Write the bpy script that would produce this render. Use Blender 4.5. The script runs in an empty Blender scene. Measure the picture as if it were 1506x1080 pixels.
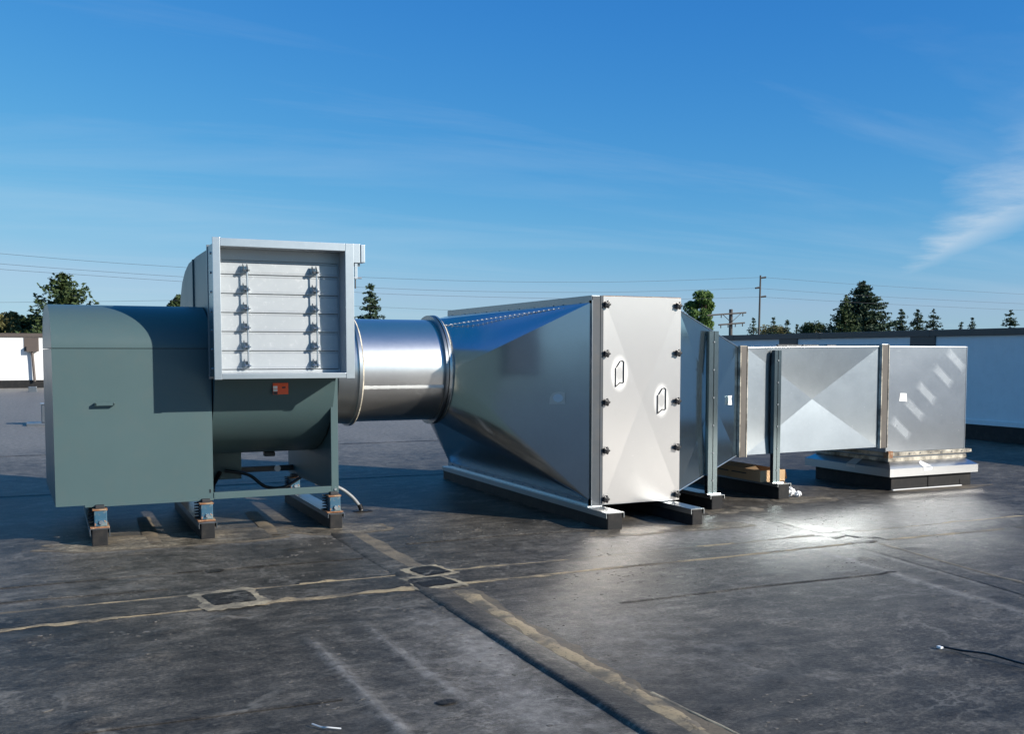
import bpy, bmesh, math, random
import numpy as np
from mathutils import Vector, Matrix, noise as mnoise

random.seed(11); RNG = np.random.default_rng(11)
SC = bpy.context.scene
COL = SC.collection
R = math.radians

# ------------------------------------------------------------------ camera
CAM_Z = 1.6
F_PX, CY_PX, PITCH, YAW = 1494.1, 614.1, 0.06303, 0.42822
cam_d = bpy.data.cameras.new('camera'); cam = bpy.data.objects.new('camera', cam_d); COL.objects.link(cam)
cam_d.sensor_width = 36.0; cam_d.lens = F_PX / 1506 * 36.0
cam_d.shift_y = (CY_PX - 540) / 1506
cam_d.clip_start = 0.05; cam_d.clip_end = 6000
cam.location = (0, 0, CAM_Z)
cam.rotation_euler = (math.pi / 2 - PITCH, 0.0, -YAW)
SC.camera = cam

# ------------------------------------------------------------------ light
SUN_TO = Vector((0.64, -0.77, 0.0)).normalized() * math.cos(R(23.5)); SUN_TO.z = math.sin(R(23.5))
world = bpy.data.worlds.new('World'); SC.world = world; world.use_nodes = True
wt = world.node_tree; wt.nodes.clear()


def wn(t, **k):
    n = wt.nodes.new(t)
    for a, b in k.items(): setattr(n, a, b)
    return n


sky = wn('ShaderNodeTexSky', sky_type='NISHITA')
sky.sun_disc = False
sky.sun_elevation = R(23.5); sky.sun_rotation = math.atan2(0.64, -0.77)
sky.altitude = 0; sky.air_density = 1.0; sky.dust_density = 0.0; sky.ozone_density = 6.0
bgn = wn('ShaderNodeBackground'); bgn.inputs['Strength'].default_value = 0.066
wout = wn('ShaderNodeOutputWorld')
tc = wn('ShaderNodeTexCoord'); sep = wn('ShaderNodeSeparateXYZ')
wt.links.new(tc.outputs['Generated'], sep.inputs[0])


def wmath(op, a, b=None, clamp=False):
    n = wn('ShaderNodeMath', operation=op); n.use_clamp = clamp
    for i, v in enumerate((a, b)):
        if v is None: continue
        if isinstance(v, (int, float)): n.inputs[i].default_value = v
        else: wt.links.new(v, n.inputs[i])
    return n.outputs[0]


# the photograph's deeper blue: one colour grade over the whole sky
ss = wn('ShaderNodeSeparateColor'); wt.links.new(sky.outputs[0], ss.inputs[0])
def soft(v, cap, p):      # gentle shoulder instead of a hard limit
    return wmath('DIVIDE', v, wmath('POWER', wmath('ADD', wmath('POWER', wmath('DIVIDE', v, cap), p), 1.0), 1.0 / p))


gr = soft(wmath('MAXIMUM', wmath('MULTIPLY', wmath('POWER', ss.outputs[1], 0.95), 1.44), 2.0), 8.5, 4.0)
bl = soft(wmath('MULTIPLY', wmath('POWER', ss.outputs[2], 0.50), 3.70), 10.3, 6.0)
rd_ = wmath('MINIMUM', wmath('MULTIPLY', wmath('POWER', ss.outputs[0], 1.60), 0.547), wmath('MULTIPLY', gr, 0.645))
sg = wn('ShaderNodeCombineColor')
for i_, q_ in enumerate((rd_, gr, bl)): wt.links.new(q_, sg.inputs[i_])
# thin cirrus on a flat layer overhead: direction divided by its height
zz = wmath('ADD', wmath('MAXIMUM', sep.outputs['Z'], 0.0), 0.07)
cx = wmath('DIVIDE', sep.outputs['X'], zz); cy = wmath('DIVIDE', sep.outputs['Y'], zz)
comb = wn('ShaderNodeCombineXYZ'); wt.links.new(cx, comb.inputs[0]); wt.links.new(cy, comb.inputs[1])
mp = wn('ShaderNodeMapping'); mp.inputs['Rotation'].default_value = (0, 0, R(28)); mp.inputs['Scale'].default_value = (0.16, 0.75, 1)
wt.links.new(comb.outputs[0], mp.inputs[0])
n1 = wn('ShaderNodeTexNoise'); n1.inputs['Scale'].default_value = 1.0; n1.inputs['Detail'].default_value = 9; n1.inputs['Roughness'].default_value = 0.62
n1.inputs['Distortion'].default_value = 0.6
wt.links.new(mp.outputs[0], n1.inputs['Vector'])
cr = wn('ShaderNodeValToRGB'); cr.color_ramp.elements[0].position = 0.50; cr.color_ramp.elements[1].position = 0.90
wt.links.new(n1.outputs['Fac'], cr.inputs[0])
cm1 = wmath('MULTIPLY', cr.outputs[0], 0.30, True)
# one longer feathered streak of cirrus, lying across the same layer
dx_ = wmath('SUBTRACT', cx, 5.14); dy_ = wmath('SUBTRACT', cy, 5.11)
tt = wmath('ADD', wmath('MULTIPLY', dx_, -0.584), wmath('MULTIPLY', dy_, -0.81))
nn_ = wmath('ADD', wmath('MULTIPLY', dx_, 0.81), wmath('MULTIPLY', dy_, -0.584))
n2 = wn('ShaderNodeTexNoise'); n2.inputs['Scale'].default_value = 2.2; n2.inputs['Detail'].default_value = 8; n2.inputs['Roughness'].default_value = 0.65
wt.links.new(comb.outputs[0], n2.inputs['Vector'])
wob = wmath('MULTIPLY', wmath('SUBTRACT', n2.outputs['Fac'], 0.5), 0.30)
off_ = wmath('ABSOLUTE', wmath('SUBTRACT', wmath('ADD', nn_, wob), wmath('MULTIPLY', tt, 0.045)))
wid = wmath('ADD', wmath('MULTIPLY', wmath('MAXIMUM', tt, 0.0), 0.125), 0.04)
band = wmath('SUBTRACT', 1.0, wmath('DIVIDE', off_, wid), True)
ends = wmath('MULTIPLY', wmath('MULTIPLY', tt, 0.8, True), wmath('SUBTRACT', 2.4, wmath('MULTIPLY', tt, 0.4), True))
streak_ = wmath('MULTIPLY', wmath('MULTIPLY', band, ends), wmath('MULTIPLY', wmath('SUBTRACT', n2.outputs['Fac'], 0.12), 1.7, True))
cmask = wmath('MAXIMUM', cm1, wmath('MULTIPLY', streak_, 0.75, True))
mixc = wn('ShaderNodeMix', data_type='RGBA')
wt.links.new(cmask, mixc.inputs['Factor'])
wt.links.new(sg.outputs[0], mixc.inputs[6])
mixc.inputs[7].default_value = (7.6, 8.8, 10.0, 1)
wt.links.new(mixc.outputs[2], bgn.inputs['Color']); wt.links.new(bgn.outputs[0], wout.inputs[0])

sun_d = bpy.data.lights.new('sun', 'SUN'); sun = bpy.data.objects.new('sun', sun_d); COL.objects.link(sun)
sun_d.energy = 5.0; sun_d.angle = R(0.53); sun_d.color = (1.0, 0.93, 0.83)
sun.rotation_euler = SUN_TO.to_track_quat('Z', 'Y').to_euler(); sun.location = (20, -25, 25)

vs = SC.view_settings; vs.view_transform = 'Standard'; vs.look = 'None'; vs.exposure = 0.365; vs.gamma = 1.0; vs.use_curve_mapping = False
SC.cycles.use_denoising = True
SC.cycles.blur_glossy = 0.15; SC.cycles.max_bounces = 8; SC.cycles.sample_clamp_indirect = 12.0

# ------------------------------------------------------------------ material helpers


class NT:
    def __init__(s, name):
        s.m = bpy.data.materials.new(name); s.m.use_nodes = True; s.t = s.m.node_tree
        s.b = s.t.nodes['Principled BSDF']

    def n(s, t, **k):
        n = s.t.nodes.new(t)
        for a, b in k.items(): setattr(n, a, b)
        return n

    def l(s, a, b): s.t.links.new(a, b)

    def coord(s, scale=(1, 1, 1), kind='Object', rot=(0, 0, 0)):
        c = s.n('ShaderNodeTexCoord'); m = s.n('ShaderNodeMapping')
        m.inputs['Scale'].default_value = scale; m.inputs['Rotation'].default_value = rot
        s.l(c.outputs[kind], m.inputs[0]); return m.outputs[0]

    def noise(s, scale, detail=5, rough=0.55, vec=None, dist=0.0):
        n = s.n('ShaderNodeTexNoise'); n.inputs['Scale'].default_value = scale; n.inputs['Detail'].default_value = detail
        n.inputs['Roughness'].default_value = rough; n.inputs['Distortion'].default_value = dist
        s.l(vec if vec is not None else s.coord(), n.inputs['Vector']); return n.outputs['Fac']

    def ramp(s, fac, stops):
        n = s.n('ShaderNodeValToRGB'); e = n.color_ramp.elements
        while len(e) < len(stops): e.new(0.5)
        for i, (p, c) in enumerate(stops):
            e[i].position = p; e[i].color = (c, c, c, 1) if isinstance(c, (int, float)) else (*c, 1)
        s.l(fac, n.inputs[0]); return n.outputs[0]

    def mix(s, fac, a, b, mode='MIX'):
        n = s.n('ShaderNodeMix', data_type='RGBA', blend_type=mode)
        for v, i in ((fac, 0), (a, 6), (b, 7)):
            if isinstance(v, (int, float)): n.inputs[i].default_value = v
            elif isinstance(v, tuple): n.inputs[i].default_value = (*v, 1)
            else: s.l(v, n.inputs[i])
        return n.outputs[2]

    def math(s, op, a, b=None, clamp=False):
        n = s.n('ShaderNodeMath', operation=op); n.use_clamp = clamp
        for i, v in enumerate((a, b)):
            if v is None: continue
            if isinstance(v, (int, float)): n.inputs[i].default_value = v
            else: s.l(v, n.inputs[i])
        return n.outputs[0]

    def rng(s, fac, a, b):
        n = s.n('ShaderNodeMapRange'); n.inputs[3].default_value = a; n.inputs[4].default_value = b
        s.l(fac, n.inputs[0]); return n.outputs[0]

    def bump(s, h, strength, dist, normal=None):
        n = s.n('ShaderNodeBump'); n.inputs['Strength'].default_value = strength; n.inputs['Distance'].default_value = dist
        s.l(h, n.inputs['Height'])
        if normal is not None: s.l(normal, n.inputs['Normal'])
        return n.outputs[0]

    def set(s, **k):
        names = dict(col='Base Color', rough='Roughness', metal='Metallic', nor='Normal', spec='Specular IOR Level', aniso='Anisotropic')
        for a, v in k.items():
            i = s.b.inputs[names[a]]
            if isinstance(v, tuple): i.default_value = (*v, 1)
            elif isinstance(v, (int, float)): i.default_value = v
            else: s.l(v, i)
        return s


def two_lobe(t, c, r, nb, fac, dr, metal):
    """rolled sheet: a fairly sharp reflection under a broad haze"""
    b2 = t.n('ShaderNodeBsdfPrincipled'); mx = t.n('ShaderNodeMixShader'); out = t.t.nodes['Material Output']
    t.l(c, b2.inputs['Base Color']); t.l(t.math('ADD', r, dr), b2.inputs['Roughness']); b2.inputs['Metallic'].default_value = metal
    t.l(nb, b2.inputs['Normal'])
    mx.inputs[0].default_value = fac
    t.l(t.b.outputs[0], mx.inputs[1]); t.l(b2.outputs[0], mx.inputs[2]); t.l(mx.outputs[0], out.inputs['Surface'])


def galv(name, base=(0.55, 0.57, 0.58), rough=0.34, var=0.10, wav=0.25, scratch=0.5, haze=0.5):
    t = NT(name)
    vor = t.n('ShaderNodeTexVoronoi'); vor.inputs['Scale'].default_value = 45; t.l(t.coord(), vor.inputs['Vector'])
    sp = t.n('ShaderNodeSeparateColor'); t.l(vor.outputs['Color'], sp.inputs[0])
    big = t.noise(1.7, 4, 0.6); mid = t.noise(9, 5, 0.6)
    k = t.math('ADD', t.math('MULTIPLY', sp.outputs[0], 0.14), t.math('ADD', t.math('MULTIPLY', big, 0.56), t.math('MULTIPLY', mid, 0.30)))
    dark = tuple(c * (1 - var) for c in base); lite = tuple(min(1, c * (1 + var)) for c in base)
    c = t.mix(k, dark, lite)
    # fine handling scratches and small rubbed spots
    sc = t.ramp(t.noise(5, 6, 0.7, t.coord((1.2, 1.2, 16), rot=(0.4, 0.3, 0))), [(0.66, 0.0), (0.72, 1.0)])
    sc2 = t.ramp(t.noise(22, 3, 0.6), [(0.70, 0.0), (0.75, 1.0)])
    sm = t.math('MULTIPLY', t.math('MAXIMUM', sc, sc2), scratch * 0.5, True)
    c = t.mix(sm, c, (0.78, 0.79, 0.80))
    r = t.math('ADD', t.rng(k, rough - 0.035, rough + 0.035), t.math('MULTIPLY', sm, 0.12))
    nb = t.bump(t.noise(0.9, 2, 0.5), wav, 0.035)
    t.set(col=c, rough=r, metal=1.0, nor=nb)
    two_lobe(t, c, r, nb, haze, 0.22, 1.0)
    return t.m


def paint(name, base, rough=0.42, var=0.08, dirt=0.0, bump=0.05, spec=0.5, wav=0.0):
    t = NT(name)
    a = t.noise(2.2, 6, 0.62); f = t.noise(160, 3, 0.6)
    c = t.mix(a, tuple(x * (1 - var) for x in base), tuple(x * (1 + var) for x in base))
    if dirt: c = t.mix(t.math('MULTIPLY', t.ramp(t.noise(7, 7, 0.7), [(0.48, 0.0), (0.7, 1.0)]), dirt, True), c, (0.16, 0.13, 0.10))
    t.set(col=c, rough=t.rng(a, rough - 0.05, rough + 0.06), nor=t.bump(f, bump, 0.001, t.bump(t.noise(0.9, 2, 0.5), wav, 0.03) if wav else None), spec=spec)
    return t.m


M = {}
M['fan'] = paint('fan_enamel', (0.067, 0.110, 0.115), 0.38, 0.06, 0.06, spec=0.30, wav=0.05)
M['galv'] = galv('galvanised_sheet', (0.44, 0.47, 0.49), 0.20)
M['galv_duct'] = galv('galvanised_duct', (0.44, 0.49, 0.525), 0.17, 0.10, 0.20, 0.9, 0.52)
M['galv_round'] = galv('galvanised_round', (0.62, 0.63, 0.64), 0.18, 0.08, 0.12, 0.6, 0.5)
M['galv_trans'] = galv('galvanised_transition', (0.46, 0.51, 0.56), 0.14, 0.10, 0.13, 0.4, 0.30)
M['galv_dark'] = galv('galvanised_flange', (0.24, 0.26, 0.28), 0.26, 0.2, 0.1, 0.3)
M['galv_blue'] = galv('galvanised_reducer', (0.56, 0.66, 0.69), 0.115, 0.10, 0.07, 0.6, 0.22)
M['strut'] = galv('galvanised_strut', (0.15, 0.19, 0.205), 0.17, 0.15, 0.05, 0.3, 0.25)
M['alu'] = galv('mill_aluminium', (0.46, 0.50, 0.53), 0.22, 0.06, 0.10, 0.4)
M['cowl'] = galv('bright_flashing', (0.52, 0.535, 0.55), 0.20, 0.05, 0.15, 0.3)
M['dark'] = paint('black_steel', (0.025, 0.027, 0.03), 0.5, 0.2)
M['rubber'] = paint('black_membrane_wrap', (0.013, 0.0135, 0.0145), 0.55, 0.4, 0.12, 0.3, 0.25)
M['knob'] = paint('black_plastic', (0.012, 0.012, 0.014), 0.35, 0.1)
M['brown'] = paint('brown_trim', (0.085, 0.066, 0.056), 0.5, 0.1)
M['white'] = paint('white_wall_paint', (0.74, 0.74, 0.73), 0.75, 0.06, 0.07, 0.25, 0.25)
M['whitepaper'] = paint('white_paper', (0.82, 0.82, 0.80), 0.7, 0.03)
M['tape'] = paint('grey_tape', (0.62, 0.63, 0.62), 0.5, 0.06)
M['orange'] = paint('orange_label', (0.85, 0.10, 0.02), 0.45, 0.05)
M['grit'] = paint('pale_grit', (0.135, 0.125, 0.11), 0.85, 0.5, 0.3)
M['flange_dark'] = paint('dull_dark_flange', (0.060, 0.070, 0.080), 0.45, 0.3, 0.2, spec=0.35)
M['joint'] = paint('brown_joint', (0.10, 0.088, 0.075), 0.5, 0.3, 0.3)
M['blue'] = None
M['conduit'] = paint('grey_conduit', (0.22, 0.23, 0.24), 0.4, 0.2)
M['wire'] = paint('wire_black', (0.06, 0.065, 0.075), 0.6, 0.1)
M['wood_pole'] = paint('weathered_pole', (0.075, 0.068, 0.062), 0.8, 0.25)


def m_blue():
    t = NT('blue_isolator_enamel')
    rust = t.ramp(t.noise(16, 6, 0.65), [(0.50, 0.0), (0.58, 1.0)])
    edge = t.ramp(t.noise(40, 4, 0.6), [(0.62, 0.0), (0.66, 1.0)])
    c = t.mix(rust, (0.022, 0.085, 0.14), (0.13, 0.18, 0.19)); c = t.mix(edge, c, (0.34, 0.17, 0.08))
    t.set(col=c, rough=0.5); return t.m


M['blue'] = m_blue()


def m_blade():
    t = NT('dull_galvanised_blade')
    a = t.noise(3, 6, .65); f = t.noise(30, 5, .7)
    c = t.mix(a, (0.33, 0.36, 0.38), (0.43, 0.455, 0.47)); c = t.mix(t.ramp(f, [(0.58, 0.0), (0.68, 0.3)]), c, (0.6, 0.61, 0.62))
    t.set(col=c, metal=0.35, rough=t.rng(f, 0.36, 0.5), nor=t.bump(t.noise(1.5, 2, .5), .08, .02)); return t.m


M['blade'] = m_blade()


def m_rust():
    t = NT('rusty_plate')
    a = t.noise(22, 7, 0.7)
    t.set(col=t.ramp(a, [(0.3, (0.10, 0.045, 0.022)), (0.5, (0.26, 0.12, 0.055)), (0.68, (0.40, 0.33, 0.22))]), rough=0.85,
          nor=t.bump(a, 0.4, 0.004)); return t.m


M['rust'] = m_rust()


def m_sealant(name, a, b, rough=0.8):
    t = NT(name)
    n = t.noise(28, 7, 0.7); g = t.noise(5, 4, 0.6)
    c = t.mix(n, a, b); c = t.mix(t.ramp(g, [(0.42, 0.0), (0.62, 0.85)]), c, (0.085, 0.075, 0.06)); c = t.mix(t.ramp(t.noise(60, 5, 0.75), [(0.56, 0.0), (0.64, 0.8)]), c, (0.05, 0.045, 0.04))
    t.set(col=c, rough=rough, nor=t.bump(n, 0.5, 0.004)); return t.m


M['glue'] = m_sealant('yellowed_adhesive', (0.28, 0.205, 0.11), (0.45, 0.35, 0.21))
M['glue_pale'] = m_sealant('pale_adhesive', (0.30, 0.24, 0.15), (0.50, 0.42, 0.28))
M['glue_dark'] = m_sealant('dirty_adhesive', (0.085, 0.068, 0.046), (0.22, 0.17, 0.11))
M['glue_thin'] = m_sealant('thin_adhesive_film', (0.15, 0.12, 0.085), (0.26, 0.21, 0.14))
M['caulk'] = m_sealant('tan_duct_sealant', (0.52, 0.46, 0.35), (0.74, 0.68, 0.56))


def m_cardboard():
    t = NT('cardboard')
    t.set(col=t.mix(t.noise(6, 5, 0.6), (0.42, 0.27, 0.14), (0.55, 0.37, 0.21)), rough=0.85); return t.m


M['card'] = m_cardboard()


def m_roof(name='epdm_roof', tone=1.0, attr=True, warm=0.0):
    t = NT(name)
    W = lambda v: (v * tone * (1.22 + warm), v * tone * (1.06 + warm * .4), v * tone * (0.84 - warm * .6))
    streak = t.noise(4.5, 9, 0.74, t.coord((0.8, 1.6, 1), rot=(0, 0, 0.05)))         # scuffing
    fine = t.noise(46, 8, 0.80, t.coord((0.8, 1.2, 1), rot=(0, 0, -0.06)))           # chalky grain
    cloud = t.noise(0.9, 7, 0.68, dist=0.8)                                          # blotches
    k = t.math('ADD', t.math('MULTIPLY', streak, 0.34), t.math('ADD', t.math('MULTIPLY', fine, 0.40), t.math('MULTIPLY', cloud, 0.26)))
    c = t.ramp(k, [(0.42, W(0.012)), (0.485, W(0.040)), (0.535, W(0.080)), (0.60, W(0.19))])
    # pale crusts, flecks of grit and rings where puddles dried
    crust = t.math('MULTIPLY', t.ramp(t.noise(7, 8, 0.78), [(0.57, 0.0), (0.63, 1.0)]), t.ramp(t.noise(0.8, 3, 0.6), [(0.45, 0.0), (0.62, 1.0)]))
    fleck = t.ramp(t.noise(85, 2, 0.5), [(0.72, 0.0), (0.76, 1.0)])
    pn = t.noise(0.75, 6, 0.62, t.coord((1, 1.15, 1), rot=(0, 0, .4)), 0.5)
    ring_ = t.ramp(pn, [(0.520, 0.0), (0.536, 0.8), (0.542, 0.9), (0.556, 0.0)])
    ring_ = t.math('MULTIPLY', ring_, t.ramp(t.noise(3.1, 6, 0.7), [(0.42, 0.0), (0.6, 1.0)]))
    pale = t.math('MAXIMUM', t.math('MULTIPLY', crust, 0.60), t.math('MAXIMUM', t.math('MULTIPLY', fleck, 0.55), t.math('MULTIPLY', ring_, 0.5)), True)
    c = t.mix(pale, c, (0.27, 0.245, 0.205))
    rough = t.rng(k, 0.44, 0.60)
    if attr:
        a = t.n('ShaderNodeAttribute'); a.attribute_name = 'dust'
        brk = t.ramp(t.noise(6.5, 9, 0.78), [(0.43, 0.0), (0.56, 1.0)])
        aa = a.outputs['Fac']
        d = t.math('MULTIPLY', aa, t.math('MAXIMUM', brk, t.math('MULTIPLY', t.math('MULTIPLY', aa, aa), 0.8)), True)
        c = t.mix(d, c, t.ramp(t.noise(14, 8, 0.75), [(0.35, (0.13, 0.118, 0.10)), (0.65, (0.33, 0.305, 0.27))]))
        rough = t.math('ADD', rough, t.math('MULTIPLY', d, 0.08))
    nb = t.bump(t.noise(1.8, 7, 0.68, t.coord((0.7, 2.2, 1))), 0.28, 0.02)
    nb = t.bump(t.noise(9, 7, 0.72, t.coord((0.8, 1.3, 1))), 0.30, 0.012, nb)
    nb = t.bump(t.noise(48, 7, 0.8), 0.6, 0.006, nb)
    t.set(col=c, rough=rough, nor=nb, spec=0.28); return t.m


M['roof'] = m_roof()
M['strip'] = m_roof('epdm_seam_tape', 0.95, False)
M['patch'] = m_roof('epdm_patch', 0.30, False)
M['pad'] = m_roof('dusty_pad', 1.9, False, 0.10)


def m_leaf(name, a, b):
    t = NT(name)
    t.set(col=t.mix(t.noise(1.3, 4, 0.6), a, b), rough=0.65, spec=0.3)
    return t.m


M['fir'] = m_leaf('fir_needles', (0.016, 0.034, 0.022), (0.062, 0.100, 0.050))
M['cypress'] = m_leaf('cypress_foliage', (0.026, 0.050, 0.018), (0.075, 0.105, 0.034))
M['leafy'] = m_leaf('broad_leaves', (0.06, 0.12, 0.03), (0.17, 0.26, 0.07))
M['yellowleaf'] = m_leaf('dry_leaves', (0.09, 0.10, 0.03), (0.20, 0.17, 0.07))
M['bark'] = paint('bark', (0.075, 0.055, 0.04), 0.9, 0.3)


def m_ground():
    t = NT('ground_mixed')
    t.set(col=t.ramp(t.noise(0.05, 6, 0.6), [(0.4, (0.05, 0.055, 0.05)), (0.6, (0.05, 0.07, 0.03))]), rough=0.9); return t.m


M['ground'] = m_ground()

# ------------------------------------------------------------------ object helpers
ORG = {}


def mark(o, label=None, cat=None, group=None, kind=None):
    if label: o['label'] = label
    if cat: o['category'] = cat
    if group: o['group'] = group
    if kind: o['kind'] = kind
    return o


def thing(name, label, cat, loc, group=None):
    o = bpy.data.objects.new(name, None); COL.objects.link(o); o.location = loc; o.empty_display_size = 0.2
    ORG[o.name] = Vector(loc)
    return mark(o, label, cat, group)


class MB:
    """collects geometry in world coordinates, builds ONE mesh object"""
    def __init__(s): s.v = []; s.f = []

    def add(s, v, f):
        n = len(s.v); s.v += [tuple(p) for p in v]; s.f += [tuple(i + n for i in q) for q in f]; return s

    def box(s, x0, x1, y0, y1, z0, z1, bev=0.0):
        if bev <= 0:
            v = [(x, y, z) for z in (z0, z1) for y in (y0, y1) for x in (x0, x1)]
            return s.add(v, [(0, 2, 3, 1), (4, 5, 7, 6), (0, 1, 5, 4), (2, 6, 7, 3), (0, 4, 6, 2), (1, 3, 7, 5)])
        bm = bmesh.new(); bmesh.ops.create_cube(bm, size=1)
        for q in bm.verts: q.co = Vector(((x0 + x1) / 2 + q.co.x * (x1 - x0), (y0 + y1) / 2 + q.co.y * (y1 - y0), (z0 + z1) / 2 + q.co.z * (z1 - z0)))
        bmesh.ops.bevel(bm, geom=bm.edges[:], offset=bev, segments=2, profile=0.6, affect='EDGES')
        bm.verts.index_update()
        s.add([q.co for q in bm.verts], [[q.index for q in f.verts] for f in bm.faces]); bm.free(); return s

    def prism_x(s, prof, x0, x1, dx_back=None):
        """polygon of (y,z) extruded along x"""
        n = len(prof)
        sh = dx_back or (lambda y: 0)
        v = [(x0 + sh(y), y, z) for y, z in prof] + [(x1, y, z) for y, z in prof]
        f = [tuple(range(n - 1, -1, -1)), tuple(range(n, 2 * n))] + [(i, (i + 1) % n, n + (i + 1) % n, n + i) for i in range(n)]
        return s.add(v, f)

    def prism_y(s, prof, y0, y1):
        n = len(prof)
        v = [(x, y0, z) for x, z in prof] + [(x, y1, z) for x, z in prof]
        return s.add(v, [tuple(range(n)), tuple(range(2 * n - 1, n - 1, -1))] + [(i, n + i, n + (i + 1) % n, (i + 1) % n) for i in range(n)])

    def tube(s, pts, r, seg=8, caps=True):
        pts = [Vector(p) for p in pts]; n = len(pts); v = []; f = []
        for i, p in enumerate(pts):
            d = (pts[min(i + 1, n - 1)] - pts[max(i - 1, 0)]).normalized()
            a = d.orthogonal().normalized() if abs(d.z) > 0.95 else d.cross(Vector((0, 0, 1))).normalized()
            b = d.cross(a).normalized(); rr = r[i] if isinstance(r, (list, tuple)) else r
            v += [p + (a * math.cos(6.28318 * k / seg) + b * math.sin(6.28318 * k / seg)) * rr for k in range(seg)]
        for i in range(n - 1):
            f += [(i * seg + k, i * seg + (k + 1) % seg, (i + 1) * seg + (k + 1) % seg, (i + 1) * seg + k) for k in range(seg)]
        if caps: f += [tuple(range(seg - 1, -1, -1)), tuple((n - 1) * seg + k for k in range(seg))]
        return s.add(v, f)

    def lathe_x(s, prof, cy, cz, seg=64):
        """closed list of (x,r) swept round the x axis at cy,cz"""
        n = len(prof); v = []; f = []
        for k in range(seg):
            a = 6.28318530718 * k / seg
            v += [(x, cy + r * math.cos(a), cz + r * math.sin(a)) for x, r in prof]
        for k in range(seg):
            for i in range(n):
                f.append((k * n + i, k * n + (i + 1) % n, ((k + 1) % seg) * n + (i + 1) % n, ((k + 1) % seg) * n + i))
        return s.add(v, f)

    def build(s, name, mat, parent=None, smooth=None, org=None):
        me = bpy.data.meshes.new(name)
        o0 = ORG[parent.name] if parent is not None else Vector(org or (0, 0, 0))
        me.from_pydata([(a - o0.x, b - o0.y, c - o0.z) for a, b, c in s.v], [], s.f)
        bm = bmesh.new(); bm.from_mesh(me); bmesh.ops.recalc_face_normals(bm, faces=bm.faces[:]); bm.to_mesh(me); bm.free()
        me.materials.append(M[mat] if isinstance(mat, str) else mat)
        if smooth:
            me.polygons.foreach_set('use_smooth', [True] * len(me.polygons)); me.set_sharp_from_angle(angle=R(smooth))
        o = bpy.data.objects.new(name, me); COL.objects.link(o)
        if parent is not None:
            o.parent = parent; ORG[o.name] = o0
        else:
            o.location = o0; ORG[o.name] = o0
        return o


def BX(name, mat, parent, *a, bev=0.004, **k):
    return MB().box(*a, bev=bev).build(name, mat, parent, **k)


# ------------------------------------------------------------------ roof
def vnoise(x, y, s, seed=0.0):
    x = np.asarray(x, float) * s + seed * 17.13; y = np.asarray(y, float) * s + seed * 7.77
    xi = np.floor(x).astype(np.int64); yi = np.floor(y).astype(np.int64); fx = x - xi; fy = y - yi
    fx = fx * fx * (3 - 2 * fx); fy = fy * fy * (3 - 2 * fy)

    def h(a, b):
        n = (a * 374761393 + b * 668265263) & 0x7fffffff
        n = ((n ^ (n >> 13)) * 1274126177) & 0x7fffffff
        return ((n ^ (n >> 16)) & 0xffff) / 65535.0
    return (h(xi, yi) * (1 - fx) + h(xi + 1, yi) * fx) * (1 - fy) + (h(xi, yi + 1) * (1 - fx) + h(xi + 1, yi + 1) * fx) * fy


def fbm(x, y, s, o=4, seed=0.0):
    t = 0; a = 0.5; n = 0
    for i in range(o):
        t = t + a * vnoise(x, y, s * 2 ** i, seed + i); n += a; a *= 0.5
    return t / n


BL = [(RNG.uniform(-1, 9), RNG.uniform(3.2, 8.6), RNG.uniform(0.025, 0.10), RNG.uniform(0.003, 0.013)) for _ in range(170)]
WRK = [(1.30, 3.2, 5.5, 0.014, 0.034, 0.04), (1.66, 4.3, 5.7, 0.006, 0.03, 0.05), (5.62, 4.2, 6.3, 0.010, 0.06, -0.20), (5.95, 4.6, 6.2, 0.008, 0.05, -0.10)]


def roof_h(x, y):
    x = np.asarray(x, float); y = np.asarray(y, float)
    near = np.clip((14 - y) / 4, 0, 1)
    h = 0.010 * (fbm(x, y, 0.5, 3, 3) - 0.5) + 0.006 * (fbm(x * 0.4, y * 2.2, 1.3, 3, 5) - 0.5) * near
    for bx, by, br, bh in BL:
        d2 = ((x - bx) / (br * 1.5)) ** 2 + ((y - by) / br) ** 2
        h = h + bh * np.exp(-d2 * 1.5)
    for xc, y0, y1, hh, w, sl in WRK:
        c = xc + sl * (y1 - y) / max(y1 - y0, .1) + 0.03 * (fbm(x * 0, y, 2.0, 2, xc) - 0.5)
        m = np.clip((y - y0 + .3) / .3, 0, 1) * np.clip((y1 + .3 - y) / .3, 0, 1)
        h = h + hh * np.exp(-((x - c) / w) ** 2) * m * (0.4 + fbm(x * 0, y, 3, 2, 9))
    return h


SEAMS_Y = [6.70]


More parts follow.
